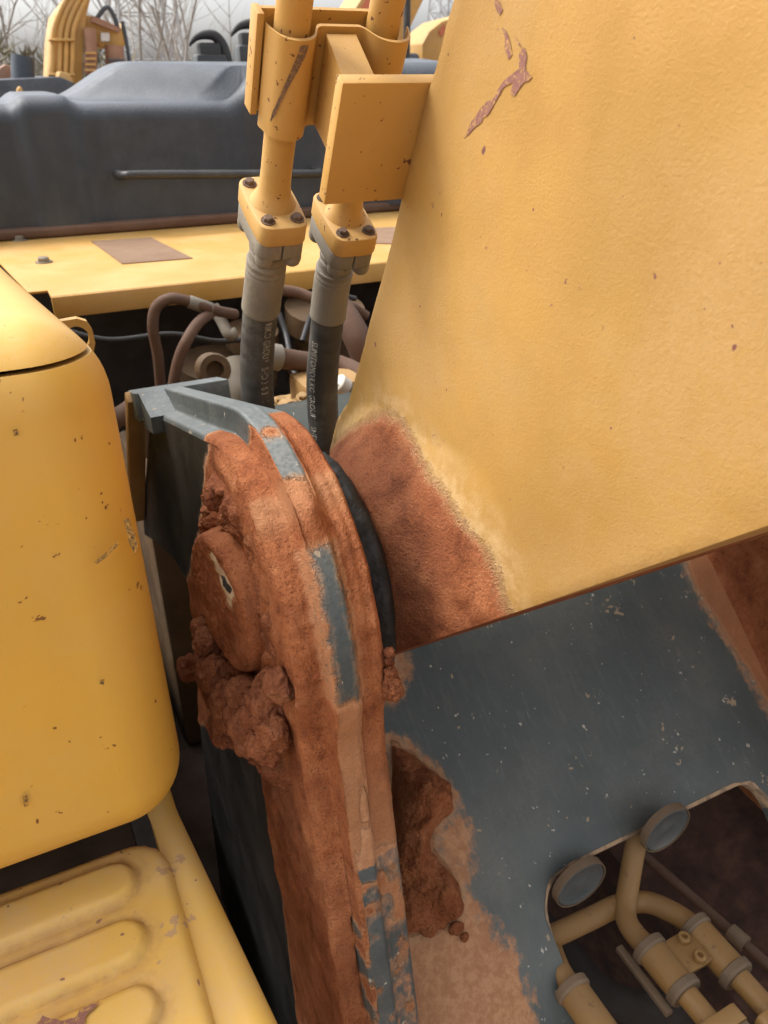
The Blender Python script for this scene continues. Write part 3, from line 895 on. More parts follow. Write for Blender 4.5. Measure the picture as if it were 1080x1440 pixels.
# thick clay in the corner of the front plate
V2, F2 = fill2d(mud_s, .0035)
sdq = poly_sd(V2, mud_s); P3 = np.c_[V2, V2[:, :1] * 0]
q_ = np.clip(sdq / .032, 0, 1); dome = np.sqrt(np.maximum(1 - (1 - q_) ** 2, 0))
hh = dome * (.036 + .030 * fbm(P3, 16, 2, 81)) + sstep(0, .006, sdq) * (.004 - .018 * np.abs(fbm(P3, 26, 3, 83)) + .007 * fbm(P3, 80, 3, 85) + .003 * fbm(P3, 180, 2, 87))
Vm = FQ[None] + V2[:, :1] * np.array([[1, 0, 0]]) + V2[:, 1:] * FD[None] + (np.maximum(hh, 0) - .001)[:, None] * FN[None]
mc = mesh('mud_clump', Vm, [f if ccw else f[::-1] for f in F2], M['mud'], sharp=0)
tag(mc, 'dark damp clay lump stuck on the slate plate beside the bracket rim', 'mud')
sp = []
for (x, y, r_) in ((632, 1255, .012), (618, 1290, .013), (640, 1305, .009), (600, 1300, .012), (652, 1318, .005), (590, 1285, .010), (570, 1300, .012), (622, 1270, .010)):
    p = at_plane(x, y, FQ, FN); sp.append((p + FN * .002, (r_, r_, r_ * .6)))
tag(clods('mud_clump', sp, M['mud'], seed=9), 'small lighter clay clods at the foot of the dark clay lump', 'mud')
sp = []
for (x, y, r_) in ((548, 930, .004), (549, 943, .005), (551, 957, .006), (549, 972, .009), (555, 974, .007), (547, 918, .004), (548, 963, .007)):
    sp.append((at(x, y, 0, PX + .082), (r_, r_, r_)))
tag(clods('mud_clump', sp, M['mudwet'], seed=12, sub=4, rough=.6), 'tiny dark clods clinging to the right edge of the rim below the seal', 'mud')

# ------------------------------------------------------------------ steel pipes on the boom, bracket and clamp
PD = np.array([0, .48, -.877]); PD /= np.linalg.norm(PD)       # downwards along the pipes
PWV = np.array([0, -PD[2], PD[1]]) * -1                          # across the pipes, towards the camera
if PWV[1] > 0: PWV = -PWV
PXA = np.array([1.0, 0, 0])
def pipe_pt(x, pxy):
    return at(pxy[0], pxy[1], 0, x)
GRP_PIPE = 'steel pipes along the boom'
def boom_pipe(x, top_px, fl_px, label):
    f0 = pipe_pt(x, fl_px)                     # centre of the flange top
    topp = f0 - PD * 1.25
    r_ = .0137
    pts = [topp, f0 - PD * .6, f0 - PD * .2, f0 - PD * .03, f0 - PD * .018, f0 - PD * .009, f0 - PD * .003, f0 + PD * .002]
    o = tube('hydraulic_pipe', pts, [r_, r_, r_, r_, r_ * 1.03, r_ * 1.16, r_ * 1.42, r_ * 1.6], M['pipe'], boom, 32)
    o['label'] = label
    a = PXA; b = np.cross(PD, PXA)             # b: across, lies in the flange plane
    if b[1] < 0: b = -b
    hw, hl = .0245, .0385
    poly = round_poly([(-hw * .92, -hl), (hw * .92, -hl), (hw, 0), (hw * .92, hl), (-hw * .92, hl), (-hw, 0)], [.012, .012, .02, .012, .012, .02], 5)
    prism('flange', poly, basis(f0, a, b, PD), .0205, M['pipe'], o, .0025)
    for sx in (-1, 1):
        for sy in (-1, 1):
            hexbolt('bolt', f0 + a * sx * .0138 + b * sy * .0270, -PD, .0046, .0048, M['bolt'], o)
    return f0, a, b
fL, fa, fb = boom_pipe(.24, (412, 0), (384, 283), 'steel pipe nearer the left, dark scrape on its clamp')
fR, _, _ = boom_pipe(.32, (540, 0), (486, 302), 'steel pipe half hidden behind the bracket plate')

# mounting plate, strut and wavy clamp that hold the pipes to the boom
bp = at(600, 120, 0, PX + XB); bq = at(562, 278, 0, PX + XB)
bd = bq - bp; L_ = np.linalg.norm(bd); bd /= L_
bn = np.cross(bd, PXA); 
if bn[1] < 0: bn = -bn
plx0 = at_plane(481, 124, bp, bn)[0]
prism('mounting_plate', [(plx0, -.002), (PX + XB + .03, -.002), (PX + XB + .03, L_ + .002), (plx0, L_ + .002)], basis((0, bp[1], bp[2]), (1, 0, 0), bd, bn), .0125, M['pipe'], boom, .0012)
cl_c = fL - PD * .112
prof2 = []
def wavy(x):
    r_ = .0137 + .0012
    v = -.004
    for xp in (.24, .32):
        dx = abs(x - xp)
        if dx < r_ + .004: v = max(v, sqrt(max((r_ + .0035) ** 2 - dx * dx, 0)) if dx < r_ + .0034 else v)
    return v
xs = np.linspace(.2205, .3395, 61)
wv = np.array([wavy(x) for x in xs]); 
for _ in range(3): wv[1:-1] = wv[1:-1] * .5 + (wv[:-2] + wv[2:]) * .25
# front half of the clamp
def shell(name, xs, wv, t0, t1, th, parent, sgn=1):
    V, F = [], []
    m = len(xs)
    for tt in (t0, t1):
        for x, w_ in zip(xs, wv):
            for k in (0, th): V.append(np.array([x, cl_c[1], cl_c[2]]) + PD * tt + PWV * sgn * (w_ + k))
    def id_(a, i, k): return (a * m + i) * 2 + k
    for i in range(m - 1):
        F += [(id_(0, i, 1), id_(0, i + 1, 1), id_(1, i + 1, 1), id_(1, i, 1)), (id_(0, i, 0), id_(1, i, 0), id_(1, i + 1, 0), id_(0, i + 1, 0)),
              (id_(0, i, 0), id_(0, i + 1, 0), id_(0, i + 1, 1), id_(0, i, 1)), (id_(1, i, 0), id_(1, i, 1), id_(1, i + 1, 1), id_(1, i + 1, 0))]
    F += [(id_(0, 0, 0), id_(0, 0, 1), id_(1, 0, 1), id_(1, 0, 0)), (id_(0, m - 1, 0), id_(1, m - 1, 0), id_(1, m - 1, 1), id_(0, m - 1, 1))]
    bm = bmesh.new()
    vs = [bm.verts.new(v) for v in V]
    for f in F: bm.faces.new([vs[i] for i in f])
    return bm_obj(name, bm, M['pipe'], parent, sharp=40)
clampf = shell('pipe_clamp', xs, wv, -.040, .040, .0035, boom)
clampb = shell('clamp_back', xs, np.maximum(wv, .0165), -.044, .036, .004, boom, -1)
rbox('clamp_side_strip', (-.0030, -.046, -.020), (.0030, .032, -.004), M['pipe'], boom, .001, 2, basis(np.array([.2165, cl_c[1], cl_c[2]]), PXA, PD, PWV))
# strut from clamp to plate
s_top = np.array([.280, cl_c[1], cl_c[2]]) + PWV * .003
pc_ = np.array([.272, bp[1], bp[2]]) + bd * (L_ * .5) + bn * .0125
V = []
for (c, dd, up_, hw, hl) in ((s_top, PD, None, .0125, .036), (pc_, bd, None, .0135, .030)):
    for sx, sy in ((-1, -1), (1, -1), (1, 1), (-1, 1)): V.append(c + PXA * sx * hw + dd * sy * hl)
mesh('clamp_strut', V, [(0, 1, 2, 3), (4, 7, 6, 5), (0, 4, 5, 1), (1, 5, 6, 2), (2, 6, 7, 3), (3, 7, 4, 0)], M['pipe'], boom, smooth=False)
# the long dark scrape on the clamp front and one on the pipe above
def strip_on(name, pts_px, xc, rad, mat, parent):
    """narrow scrape laid on a pipe-shaped surface"""
    V, F = [], []
    c0 = np.array([xc, cl_c[1], cl_c[2]])
    for (a, b, half) in pts_px:          # a along pipe, b angle from camera-facing line (deg), half width (deg)
        for s in (-1, 0, 1):
            th = radians(b + s * half)
            V.append(c0 + PD * a + PXA * sin(th) * rad + PWV * cos(th) * rad)
    F = [(3 * i + j, 3 * i + j + 1, 3 * i + j + 4, 3 * i + j + 3) for i in range(len(pts_px) - 1) for j in (0, 1)]
    return mesh(name, V, F, mat, parent, sharp=0)
t = NT('scraped_dark')
M['scrape'] = t.out(t.ramp(t.noise(500, 4, .7), [(.35, (.10, .06, .045)), (.55, (.17, .11, .08)), (.68, (.42, .24, .07))]), .7)
strip_on('scrape', [(-.037, 8, 9), (-.028, 2, 9), (-.018, -8, 7), (-.006, -20, 5), (.008, -32, 3.5), (.018, -40, 4), (.026, -46, 1)], .24, .0222, M['scrape'], boom)
strip_on('scrape', [(-.090, 12, 10), (-.083, 6, 16), (-.076, 2, 12), (-.068, -4, 6), (-.064, -8, 1)], .24, .01405, M['scrape'], boom)

# ------------------------------------------------------------------ the two big hoses
def text_mesh(txt, size):
    c = bpy.data.curves.new('t', 'FONT'); c.body = txt; c.size = size; c.resolution_u = 2
    o = bpy.data.objects.new('t', c); COL.objects.link(o)
    dg = bpy.context.evaluated_depsgraph_get()
    me = o.evaluated_get(dg).to_mesh()
    V = np.array([v.co[:] for v in me.vertices]); F = [tuple(p.vertices) for p in me.polygons]
    o.evaluated_get(dg).to_mesh_clear()
    bpy.data.objects.remove(o); bpy.data.curves.remove(c)
    return V, F

def big_hose(f0, x, low_px, label, txt, t_start, ang0, dxs, sleeve_len):
    base = f0 + PD * .0208
    root = thing('hydraulic_hose', tuple(base), label, 'hose', 'big hydraulic hoses under the boom pipes')
    a, b = fa, fb
    # split flange halves in grey steel with bolt bosses
    for s in (-1, 1):
        hw, hl = .0228, .0365
        poly = round_poly([(s * .0006, -hl), (s * hw, -hl * .95), (s * hw, hl * .95), (s * .0006, hl)], [.002, .013, .013, .002], 5)
        if s < 0: poly = poly[::-1]
        o = prism('split_flange', poly, basis(base, a, b, PD), .0165, M['steel'], root, .003)
        for sy in (-1, 1):
            lathe('bolt_boss', [(0, .0085), (.006, .0088), (.010, .0078), (.0125, .0055)], base + a * s * .0138 + b * sy * .0270 + PD * .016, PD, M['steel'], o, 16)
    # neck, collar and crimped sleeve follow the hose line
    p0 = base + PD * .012
    ctrl = [p0, p0 + PD * .05]
    for (pxy) in low_px: ctrl.append(at(pxy[0], pxy[1], 0, x + dxs))
    last = ctrl[-1]
    ctrl += [last + np.array([.0, -.004, -.10]), last + np.array([.0, .03, -.24]), last + np.array([.02, .12, -.42])]
    L = catmull(ctrl, 14)
    sl = np.r_[0, np.cumsum(np.linalg.norm(np.diff(L, axis=0), axis=1))]
    def seg(a_, b_, n=40):
        ss = np.linspace(a_, b_, n); return np.c_[np.interp(ss, sl, L[:, 0]), np.interp(ss, sl, L[:, 1]), np.interp(ss, sl, L[:, 2])], ss
    P, ss = seg(0, .034, 24)
    r_ = np.where(ss < .012, .0160, np.where(ss < .018, .0185, np.where(ss < .022, .0150, .0178)))
    tube('fitting_neck', P, r_, M['steel'], root, 32)
    P, ss = seg(.030, .030 + sleeve_len, 50)
    q = (ss - .030) / sleeve_len
    r_ = .0200 - .0016 * (q < .03) - .0007 * ((q > .10) & (q < .15)) - .0005 * ((q > .20) & (q < .24)) + .0004 * sstep(.8, 1, q)
    r_[-1] = .0195
    tube('crimp_sleeve', P, r_, M['steel'], root, 32)
    P, ss = seg(.030 + sleeve_len - .004, sl[-1], 150)
    r_ = .0186 + .00016 * np.sin(ss * 300) + .0003 * np.sin(ss * 41)
    hb = tube('hose_body', P, r_, M['hose'], root, 36)
    for sj in (t_start + .046, t_start + .066, t_start + .083, t_start + .104):   # tape seams
        pp, s2 = seg(sj, sj + .0016, 3)
        tube('wrap_seam', pp, .0190, M['hose'], hb, 36, caps=False)
    # print along the hose
    V, F = text_mesh(txt, .0118)
    V[:, 0] *= .80
    T = np.gradient(L, axis=0); T /= np.linalg.norm(T, axis=1)[:, None]
    out = []
    for vx, vy, _ in V:
        s = t_start + vx
        c = np.array([np.interp(s, sl, L[:, k]) for k in range(3)]); tt = np.array([np.interp(s, sl, T[:, k]) for k in range(3)]); tt /= np.linalg.norm(tt)
        e1 = PXA - (PXA @ tt) * tt; e1 /= np.linalg.norm(e1); e2 = np.cross(e1, tt)
        if e2[1] > 0: e2 = -e2                       # e2 faces the front of the machine
        th = radians(ang0) + (vy - .004) / .0186
        out.append(c + .01895 * (sin(th) * e1 + cos(th) * e2))
    mesh('printed_lettering', out, F, M['print'], hb, smooth=False)
    return root
big_hose(fL, .24, [(365, 452), (361, 528), (366, 592)], 'black rubber hose with grey sleeve under the left boom pipe', 'SUMITOMO RIKO GROUP   SHD 38S 3 11', .050, 10, 0, .068)
big_hose(fR, .32, [(460, 455), (453, 540), (457, 632)], 'black rubber hose with grey sleeve nearer the boom', 'SUMITOMORIKO GROUP    SHD 38D 2', .121, -62, 0, .066)

# ------------------------------------------------------------------ yellow box on the left
bx = thing('tool_box', (-.25, .9, 1.84), 'smooth yellow box with rounded corners and lid on the left', 'box')
def rounded_box():
    bm = bmesh.new(); bmesh.ops.create_cube(bm, size=1)
    lo, hi = np.array([-.62, .50, 1.800]), np.array([.056, 1.72, 2.258])
    for v in bm.verts: v.co = Vector((lo + hi) / 2 + np.array(v.co) * (hi - lo))
    for yc_ in (.60, .75, .92):
        bmesh.ops.bisect_plane(bm, geom=bm.verts[:] + bm.edges[:] + bm.faces[:], plane_co=(0, yc_, 0), plane_no=(0, 1, 0))
    bmesh.ops.bevel(bm, geom=[e for e in bm.edges if e.calc_face_angle(0) > .5], offset=.056, segments=14, profile=.5, affect='EDGES')
    # the upper front leans back a little
    for v in bm.verts:
        k = float(sstep(2.0, 2.27, v.co.z)) * .020
        v.co.y += k
        if v.co.x > -.2: v.co.x -= .15 * min(.36, max(0.0, v.co.y - .56)) * min(1, (v.co.x + .2) / .2)
    return bm
for nm, side in (('box_body', 0), ('box_lid', 1)):
    bm = rounded_box()
    co = Vector((0, .5, 2.232)) if side == 0 else Vector((0, .5, 2.2352))
    bmesh.ops.bisect_plane(bm, geom=bm.verts[:] + bm.edges[:] + bm.faces[:], plane_co=co, plane_no=Vector((.0, .035, 1)), clear_outer=(side == 0), clear_inner=(side == 1))
    es = [e for e in bm.edges if e.is_boundary]
    # turn the open edge inwards so that the seam has depth
    r = bmesh.ops.extrude_edge_only(bm, edges=es)
    cx, cy = -.28, .9
    for v in [g_ for g_ in r['geom'] if isinstance(g_, bmesh.types.BMVert)]:
        v.co.x += (cx - v.co.x) * .035; v.co.y += (cy - v.co.y) * .045; v.co.z += -.003 if side == 0 else .003
    o = bm_obj(nm, bm, M['box'], bx, sharp=40)
    if side == 1: o['label'] = 'yellow lid above the seam'
# dark filler inside the seam
rbox('seam_gasket', (-.58, .550, 2.21), (-.070, 1.65, 2.245), M['black'], bx, .01)
# scuffs on the box front
def front_scar(pts, mat):
    poly = [at(a, b, 1, .5)[[0, 2]] for a, b in pts]
    V2, F2 = fill2d(poly, .004)
    V = np.c_[V2[:, 0], .4992 + sstep(2.0, 2.27, V2[:, 1]) * .020 , V2[:, 1]]
    return mesh('scuff', V, F2, mat, bx, sharp=0)
t = NT('box_scuff')
M['scuff'] = t.out(t.ramp(t.noise(420, 4, .8), [(.42, (.09, .06, .03)), (.52, (.30, .17, .04)), (.60, (.58, .32, .055))]), .7)
for pts in ([(176, 738), (184, 736), (190, 752), (196, 772), (192, 784), (184, 770)], [(134, 796), (150, 782), (168, 766), (168, 772), (152, 788), (138, 798)],
            [(140, 955), (147, 954), (146, 962), (140, 961)], [(32, 1120), (38, 1116), (40, 1132), (34, 1134)], [(20, 618), (26, 616), (28, 624), (22, 626)]):
    front_scar(rag(pts, 1.0), M['scuff'])

# ------------------------------------------------------------------ step below the box
st_ = thing('step', (-.15, .4, 1.70), 'yellow pressed steel step with long raised ribs below the box', 'step')
ZS = 1.752
def step_panel():
    xr_, y1, y0, x0 = .026, .552, .05, -.60
    poly = round_poly([(x0, y0), (xr_, y0), (xr_, y1), (x0, y1)], [.01, .01, .045, .01], 8)
    V2, F2 = fill2d(poly, .0042)
    d = np.maximum(poly_sd(V2, poly), 0); r_ = .012
    z = ZS - np.where(d < r_, r_ - np.sqrt(np.maximum(r_ ** 2 - (r_ - d) ** 2, 0)), 0)
    # ribs run across the step and end in a half round near the right edge
    gr = np.zeros(len(V2))
    for k in range(7):
        yc = .5105 - .061 * k; ex = -.028
        dx_ = np.maximum(V2[:, 0] - (ex - .002 * k), 0)
        q = np.hypot(dx_, V2[:, 1] - yc)
        z += .0068 * sstep(.0228, .0172, q)
        z -= .0016 * np.exp(-((q - .0245) / .0028) ** 2)
        gr = np.maximum(gr, np.exp(-((q - .0228) / .0036) ** 2) * .8 + .35 * (q > .024) * (q < .034))
    z += .0008 * fbm(np.c_[V2, V2[:, :1] * 0], 14, 3, 91)
    n2 = len(V2)
    be = boundary_edges(F2); bv = sorted({i for e in be for i in e}); i1 = {b: n2 + k for k, b in enumerate(bv)}
    Vv = np.r_[np.c_[V2, z], np.c_[V2[bv], np.full(len(bv), ZS - .034)]]
    return mesh('tread_panel', Vv, list(F2) + [(b, a, i1[a], i1[b]) for a, b in be], M['step'], st_, sharp=60, attrs={'groove': np.r_[gr, np.zeros(len(bv))]})
step_panel()
# side rail with rolled edge
def rail():
    p_in, V, F = [], [], []
    ys = np.linspace(.66, .0, 60)
    prof_ = [(-.06, 0)]
    m = 0
    for y in ys:
        xr_ = np.interp(y, [.332, .589], [.069, .042]) + .004
        zt = ZS - .010 - .004 * sstep(.58, .64, y)
        pts = [(.0185, zt - .03), (.0190, zt), (xr_ - .030, zt), (xr_ - .022, zt + .001)]
        for k in range(9):
            a = pi / 2 - k / 8 * pi * .62
            pts.append((xr_ - .020 + .020 * cos(a), zt - .019 + .020 * sin(a)))
        pts.append((xr_ - .012, zt - .06))
        m = len(pts)
        for x, z in pts: V.append((x, y, z))
    for i in range(len(ys) - 1):
        for k in range(m - 1): F.append((i * m + k, i * m + k + 1, (i + 1) * m + k + 1, (i + 1) * m + k))
    return mesh('side_rail', V, F, M['step'], st_, sharp=50)
rail()
scp = [at(a, b, 2, ZS + .0092) for a, b in rag([(52, 1440), (60, 1428), (85, 1436), (104, 1432), (112, 1420), (140, 1408), (120, 1430), (116, 1445)], 1.2)]
V2, F2 = fill2d([tuple(p[:2]) for p in scp], .005)
mesh('bare_primer_patch', np.c_[V2, np.full(len(V2), ZS + .0096)], F2, M['primer'], st_)

# ------------------------------------------------------------------ swing frame around the bay
fr = thing('machine_bay', (.5, 1.0, 1.10), 'grimy dark floor and walls of the machine bay behind the bracket', 'bay')
rbox('floor_plate', (-.7, -.30, .72), (1.7, 2.5, .785), M['floor'], fr, .004)
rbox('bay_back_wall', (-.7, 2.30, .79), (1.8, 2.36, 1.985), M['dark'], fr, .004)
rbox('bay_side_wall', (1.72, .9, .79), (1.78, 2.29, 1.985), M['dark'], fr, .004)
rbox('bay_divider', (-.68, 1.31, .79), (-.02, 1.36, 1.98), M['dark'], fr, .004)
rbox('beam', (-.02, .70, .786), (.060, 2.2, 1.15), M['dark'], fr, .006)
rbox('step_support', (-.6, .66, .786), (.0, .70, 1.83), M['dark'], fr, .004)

# ------------------------------------------------------------------ yellow deck panel
dk = thing('deck_panel', (.8, 2.1, 1.98), 'flat dusty yellow deck panel with bolts and brown grip patches', 'panel')
ZD = 2.0
yF = at(310, 392, 2, ZD)[1]
pl_ = [at(40, 403, 2, ZD)[:2], at(68, 403, 2, ZD)[:2]]
xlft = at(68, 410, 2, ZD)[0]
polyd = [(at(36, 402, 2, ZD)[0], yF + .06), (xlft, yF + .06), (xlft, yF), (1.75, yF), (1.75, 2.50), (-.02, 2.50), (-.02, 2.36)]
prism('deck_plate', polyd, basis((0, 0, ZD - .006), (1, 0, 0), (0, 1, 0), (0, 0, 1)), .006, M['deck'], dk, .0015)
rbox('front_lip', (xlft, yF - .0035, ZD - .045), (1.75, yF + .0025, ZD - .0015), M['deck'], dk, .002)
for pxy in ((62, 369), (28, 338)):
    hexbolt('bolt', at(pxy[0], pxy[1], 2, ZD), (0, 0, 1), .014, .013, M['steel'], dk)
for q in ([(128, 340), (212, 335), (271, 364), (172, 372)], [(520, 322), (600, 318), (600, 345), (525, 343)]):
    P = [at(a, b, 2, ZD)[:2] for a, b in q]
    prism('grip_patch', [tuple(p) for p in P][::-1], basis((0, 0, ZD + .0005), (1, 0, 0), (0, 1, 0), (0, 0, 1)), .002, M['patch'], dk)
# lifting eye below the panel
lg = thing('lifting_eye', (.06, 1.1, 2.05), 'yellow eye plate with a round hole beside the box', 'eye plate')
def eye():
    y_ = 1.05
    c = at(109, 477, 1, y_)
    outp = [at(a, b, 1, y_)[[0, 2]] for a, b in ((30, 460), (78, 453), (108, 448), (122, 452), (130, 464), (134, 482), (132, 494), (124, 503), (112, 510), (60, 560), (30, 560))]
    bm = bmesh.new()
    hole = [(c[0] + .0150 * cos(2 * pi * k / 24), c[2] + .0165 * sin(2 * pi * k / 24)) for k in range(24)]
    r = geometry.delaunay_2d_cdt([Vector(p) for p in outp + hole], [], [list(range(len(outp))), list(range(len(outp), len(outp) + 24))[::-1]], 0, 1e-7)
    V = [tuple(v) for v in r[0]]
    keep = []
    for f in r[2]:
        m_ = np.mean([V[i] for i in f], axis=0)
        if poly_sd([m_], outp)[0] > 0 and poly_sd([m_], hole)[0] < 0: keep.append(tuple(f))
    n2 = len(V)
    be = boundary_edges(keep)
    Vv = [(x, y_, z) for x, z in V] + [(x, y_ + .012, z) for x, z in V]
    F = keep + [tuple(i + n2 for i in f[::-1]) for f in keep] + [(b, a, a + n2, b + n2) for a, b in be]
    return mesh('eye_plate', Vv, F, M['pipe'], lg, smooth=False)
eye()

# ------------------------------------------------------------------ engine hood
hd = thing('engine_hood', (.7, 2.7, 2.0), 'long dark slate engine hood with a grab bar behind the deck', 'hood')
def hood():
    xs_ = np.linspace(-1.0, 1.9, 190)
    V, F = [], []
    prof_n = 46
    for x in xs_:
        rib = sstep(.115, .150, x) * sstep(.285, .250, x)
        rib2 = sstep(1.15, 1.20, x) * sstep(1.50, 1.45, x)
        gro = math.exp(-((x - .74) / .035) ** 2) + math.exp(-((x - .92) / .03) ** 2) * .8
        yf = 2.42 - .018 * rib - .03 * rib2 + .010 * gro
        # front face, rounded shoulder, top that runs back
        z_edge = 2.325 + .020 * rib + .080 * float(sstep(.68, .82, x)) + .02 * rib2
        rs_ = .045 + .035 * float(sstep(.65, .85, x))
        pts = []
        for k in range(14): pts.append((yf + .012 * (k / 13), 2.022 + (z_edge - rs_ - 2.022) * k / 13))
        for k in range(1, 13):
            a = k / 12 * pi / 2
            pts.append((yf + .012 + rs_ * (1 - cos(a)), z_edge - rs_ + rs_ * sin(a)))
        y_s = yf + .012 + rs_
        for k in range(1, 61):
            q = k / 60
            y = y_s + .9 * q
            hump = float(sstep(.66 - .42 * min(1, (y - 2.45) / .22), .86 - .36 * min(1, (y - 2.45) / .22), x))
            z = max(z_edge, 2.325 + .020 * rib + .088 * hump)
            z += .012 * float(sstep(0, .25, y - y_s)) * hump - .10 * float(sstep(.5, 1.0, q))
            pts.append((y, z))
        prof_n = len(pts)
        for y, z in pts: V.append((x, y, z))
    for i in range(len(xs_) - 1):
        for k in range(prof_n - 1): F.append((i * prof_n + k, (i + 1) * prof_n + k, (i + 1) * prof_n + k + 1, i * prof_n + k + 1))
    F.append(tuple(range(prof_n))[::-1]); F.append(tuple((len(xs_) - 1) * prof_n + k for k in range(prof_n)))
    return mesh('hood_shell', V, F, M['hood'], hd, sharp=0)
hood()
rbox('base_seal', (-1.0, 2.395, ZD + .0005), (1.75, 2.45, 2.030), M['hosebrown'], hd, .010, 3)
hy = 2.345
hp = [at(a, b, 1, hy) for a, b in ((172, 247), (455, 243))]
e0_, e1_ = hp[0], hp[1]
tube('grab_bar', catmull([e0_ + (0, .09, -.004), e0_ + (0, .03, -.002), e0_ + (.012, .002, 0), e0_ + (.05, 0, 0), (e0_ + e1_) / 2, e1_ - (.05, 0, 0), e1_ - (.012, -.002, 0), e1_ + (0, .03, 0), e1_ + (0, .09, 0)], 6), .0115, M['blackmetal'], hd, 16)

# black hooked brackets beyond the hood
def hook(cx, cy, s, label, y_=2.9):
    r = thing('hooked_bracket', tuple(at(cx, cy, 1, y_)), label, 'bracket', 'black hooked brackets beyond the hood')
    def P(a, b): q = at(cx, cy, 1, y_); k = y_ / 1.09 * 1.0 / FPX; return q + np.array([(a) * k * s * 1.1, 0, -b * k * s * 1.1])
    pts = [P(*p) for p in ((-34, 6), (-30, 0), (-20, -8), (-6, -12), (10, -12), (20, -6), (28, 6), (32, 22), (34, 34))]
    c = catmull(pts, 5); q = np.linspace(0, 1, len(c))
    rad = (.004 + .024 * np.sin(np.clip(q * 1.2, 0, 1) * pi / 2)) * s
    tube('hook_arm', c, rad, M['black'], r, 12)
    b0, b1 = P(-20, 0), P(22, 44)
    rbox('hook_block', (min(b0[0], b1[0]), y_ - .035 * s, min(b0[2], b1[2])), (max(b0[0], b1[0]), y_ + .035 * s, max(b0[2], b1[2])), M['black'], r, .01)
    b0, b1 = P(-28, 18), P(30, 60)
    rbox('hook_foot', (min(b0[0], b1[0]), y_ - .05 * s, min(b0[2], b1[2]) - .12), (max(b0[0], b1[0]), y_ + .05 * s, max(b0[2], b1[2])), M['blackmetal'], r, .012)
hook(292, 60, .66, 'black hooked bracket standing behind the hood, left of the pair')
hook(352, 46, .72, 'black hooked bracket behind the hood next to the steel pipe', 2.95)

# ------------------------------------------------------------------ valve gear and hoses in the bay
vb = thing('control_valve', (.46, 1.30, 1.60), 'tan hydraulic control valve block with ports and bolts behind the hoses', 'valve')
yv = 1.22
def V3(x, y, yy=yv): return at(x, y, 1, yy)
c = V3(430, 600)
rbox('valve_body', (c[0] - .14, yv + .02, .79), (c[0] + .26, yv + .20, c[2] - .01), M['tan'], vb, .010)
rbox('valve_section', (c[0] - .10, yv - .06, .79), (c[0] + .10, yv + .02, c[2] - .045), M['tan'], vb, .008)
rbox('valve_section', (c[0] - .05, yv - .01, 1.55), (c[0] + .20, yv + .10, c[2] + .020), M['tan'], vb, .008)
rbox('valve_section', (c[0] + .02, yv + .04, 1.55), (c[0] + .14, yv + .14, c[2] + .055), M['tan'], vb, .008)
rbox('valve_section', (c[0] - .20, yv + .10, 1.55), (c[0] - .06, yv + .22, c[2] + .02), M['tandark'], vb, .008)
for (x, y, r_, yy, mt) in ((302, 520, .026, 1.33, 'tandark'), (410, 578, .016, 1.16, 'tan'), (398, 596, .013, 1.15, 'tan'), (440, 585, .014, 1.20, 'tan'), (500, 560, .02, 1.3, 'tan')):
    p = V3(x, y, yy)
    lathe('port', [(-.03, r_ * 1.15), (.0, r_ * 1.15), (.004, r_ * 1.05), (.004, r_ * .62), (-.012, r_ * .6)], p, (0, -1, .25), M[mt], vb, 22)
for (x, y, r_) in ((418, 622, .020), (434, 640, .020), (446, 622, .015), (408, 632, .013), (425, 655, .018), (392, 610, .010), (432, 604, .010)):
    p = V3(x, y, 1.12)
    lathe('plug', [(-.05, r_), (-.012, r_), (-.012, r_ * 1.15), (.0, r_ * 1.15), (.004, r_ * .95), (.004, r_ * .5)], p, (.5, -1, .5), M['tan'], vb, 6 if r_ < .014 else 20)
for (x, y) in ((372, 560), (395, 565), (425, 560), (450, 600), (465, 570), (480, 590)):
    hexbolt('bolt', V3(x, y, 1.20), (0, -.5, 1), .008, .010, M['tan'], vb)

def bay_hose(pts, r_, mat, label, nm='bay_hose', cat='hose', seg=16, parent=None, fit=()):
    P = [at(a, b, 1, yy) for a, b, yy in pts]
    root = thing(nm, tuple(P[0]), label, cat)
    tube('hose_run', catmull(P, 9), r_, M[mat], root, seg)
    for (i, k, L, m2) in fit:
        a, b = P[i], P[i + 1]; d = (b - a) / np.linalg.norm(b - a)
        lathe('hose_fitting', [(0, r_ * k * .9), (.002, r_ * k), (L - .002, r_ * k), (L, r_ * k * .9)], a, d, M[m2], root, 18)
bay_hose([(226, 545, 1.55), (222, 500, 1.55), (215, 460, 1.55), (220, 432, 1.55), (240, 420, 1.55), (265, 424, 1.55), (300, 436, 1.55), (330, 442, 1.6)], .011, 'hosebrown', 'thin brown hose arching at the top left of the bay', fit=((5, 1.2, .05, 'steel'),))
bay_hose([(240, 560, 1.50), (250, 510, 1.50), (262, 480, 1.50), (278, 455, 1.52), (296, 440, 1.55)], .011, 'hosebrown', 'thin brown hose sloping up to the arched hose')
bay_hose([(300, 430, 1.62), (312, 452, 1.60), (322, 470, 1.58), (332, 468, 1.58)], .012, 'steel', 'grey pipe fitting on the wall behind the left hose', 'pipe_fitting', 'fitting')
bay_hose([(370, 500, 1.36), (392, 503, 1.36), (430, 509, 1.36), (470, 512, 1.36), (500, 524, 1.33), (514, 540, 1.30), (520, 565, 1.28)], .020, 'hosebrown', 'brown pipe running behind both black hoses', fit=((0, 1.25, .035, 'steel'),))
bay_hose([(395, 408, 1.62), (420, 412, 1.62), (455, 425, 1.60), (490, 430, 1.6), (515, 445, 1.6)], .012, 'hosebrown', 'brown hose close under the deck edge')
bay_hose([(470, 425, 1.55), (488, 450, 1.50), (502, 475, 1.47), (512, 500, 1.46), (520, 530, 1.46)], .030, 'hosebrown', 'thick brown hose curving down next to the boom')
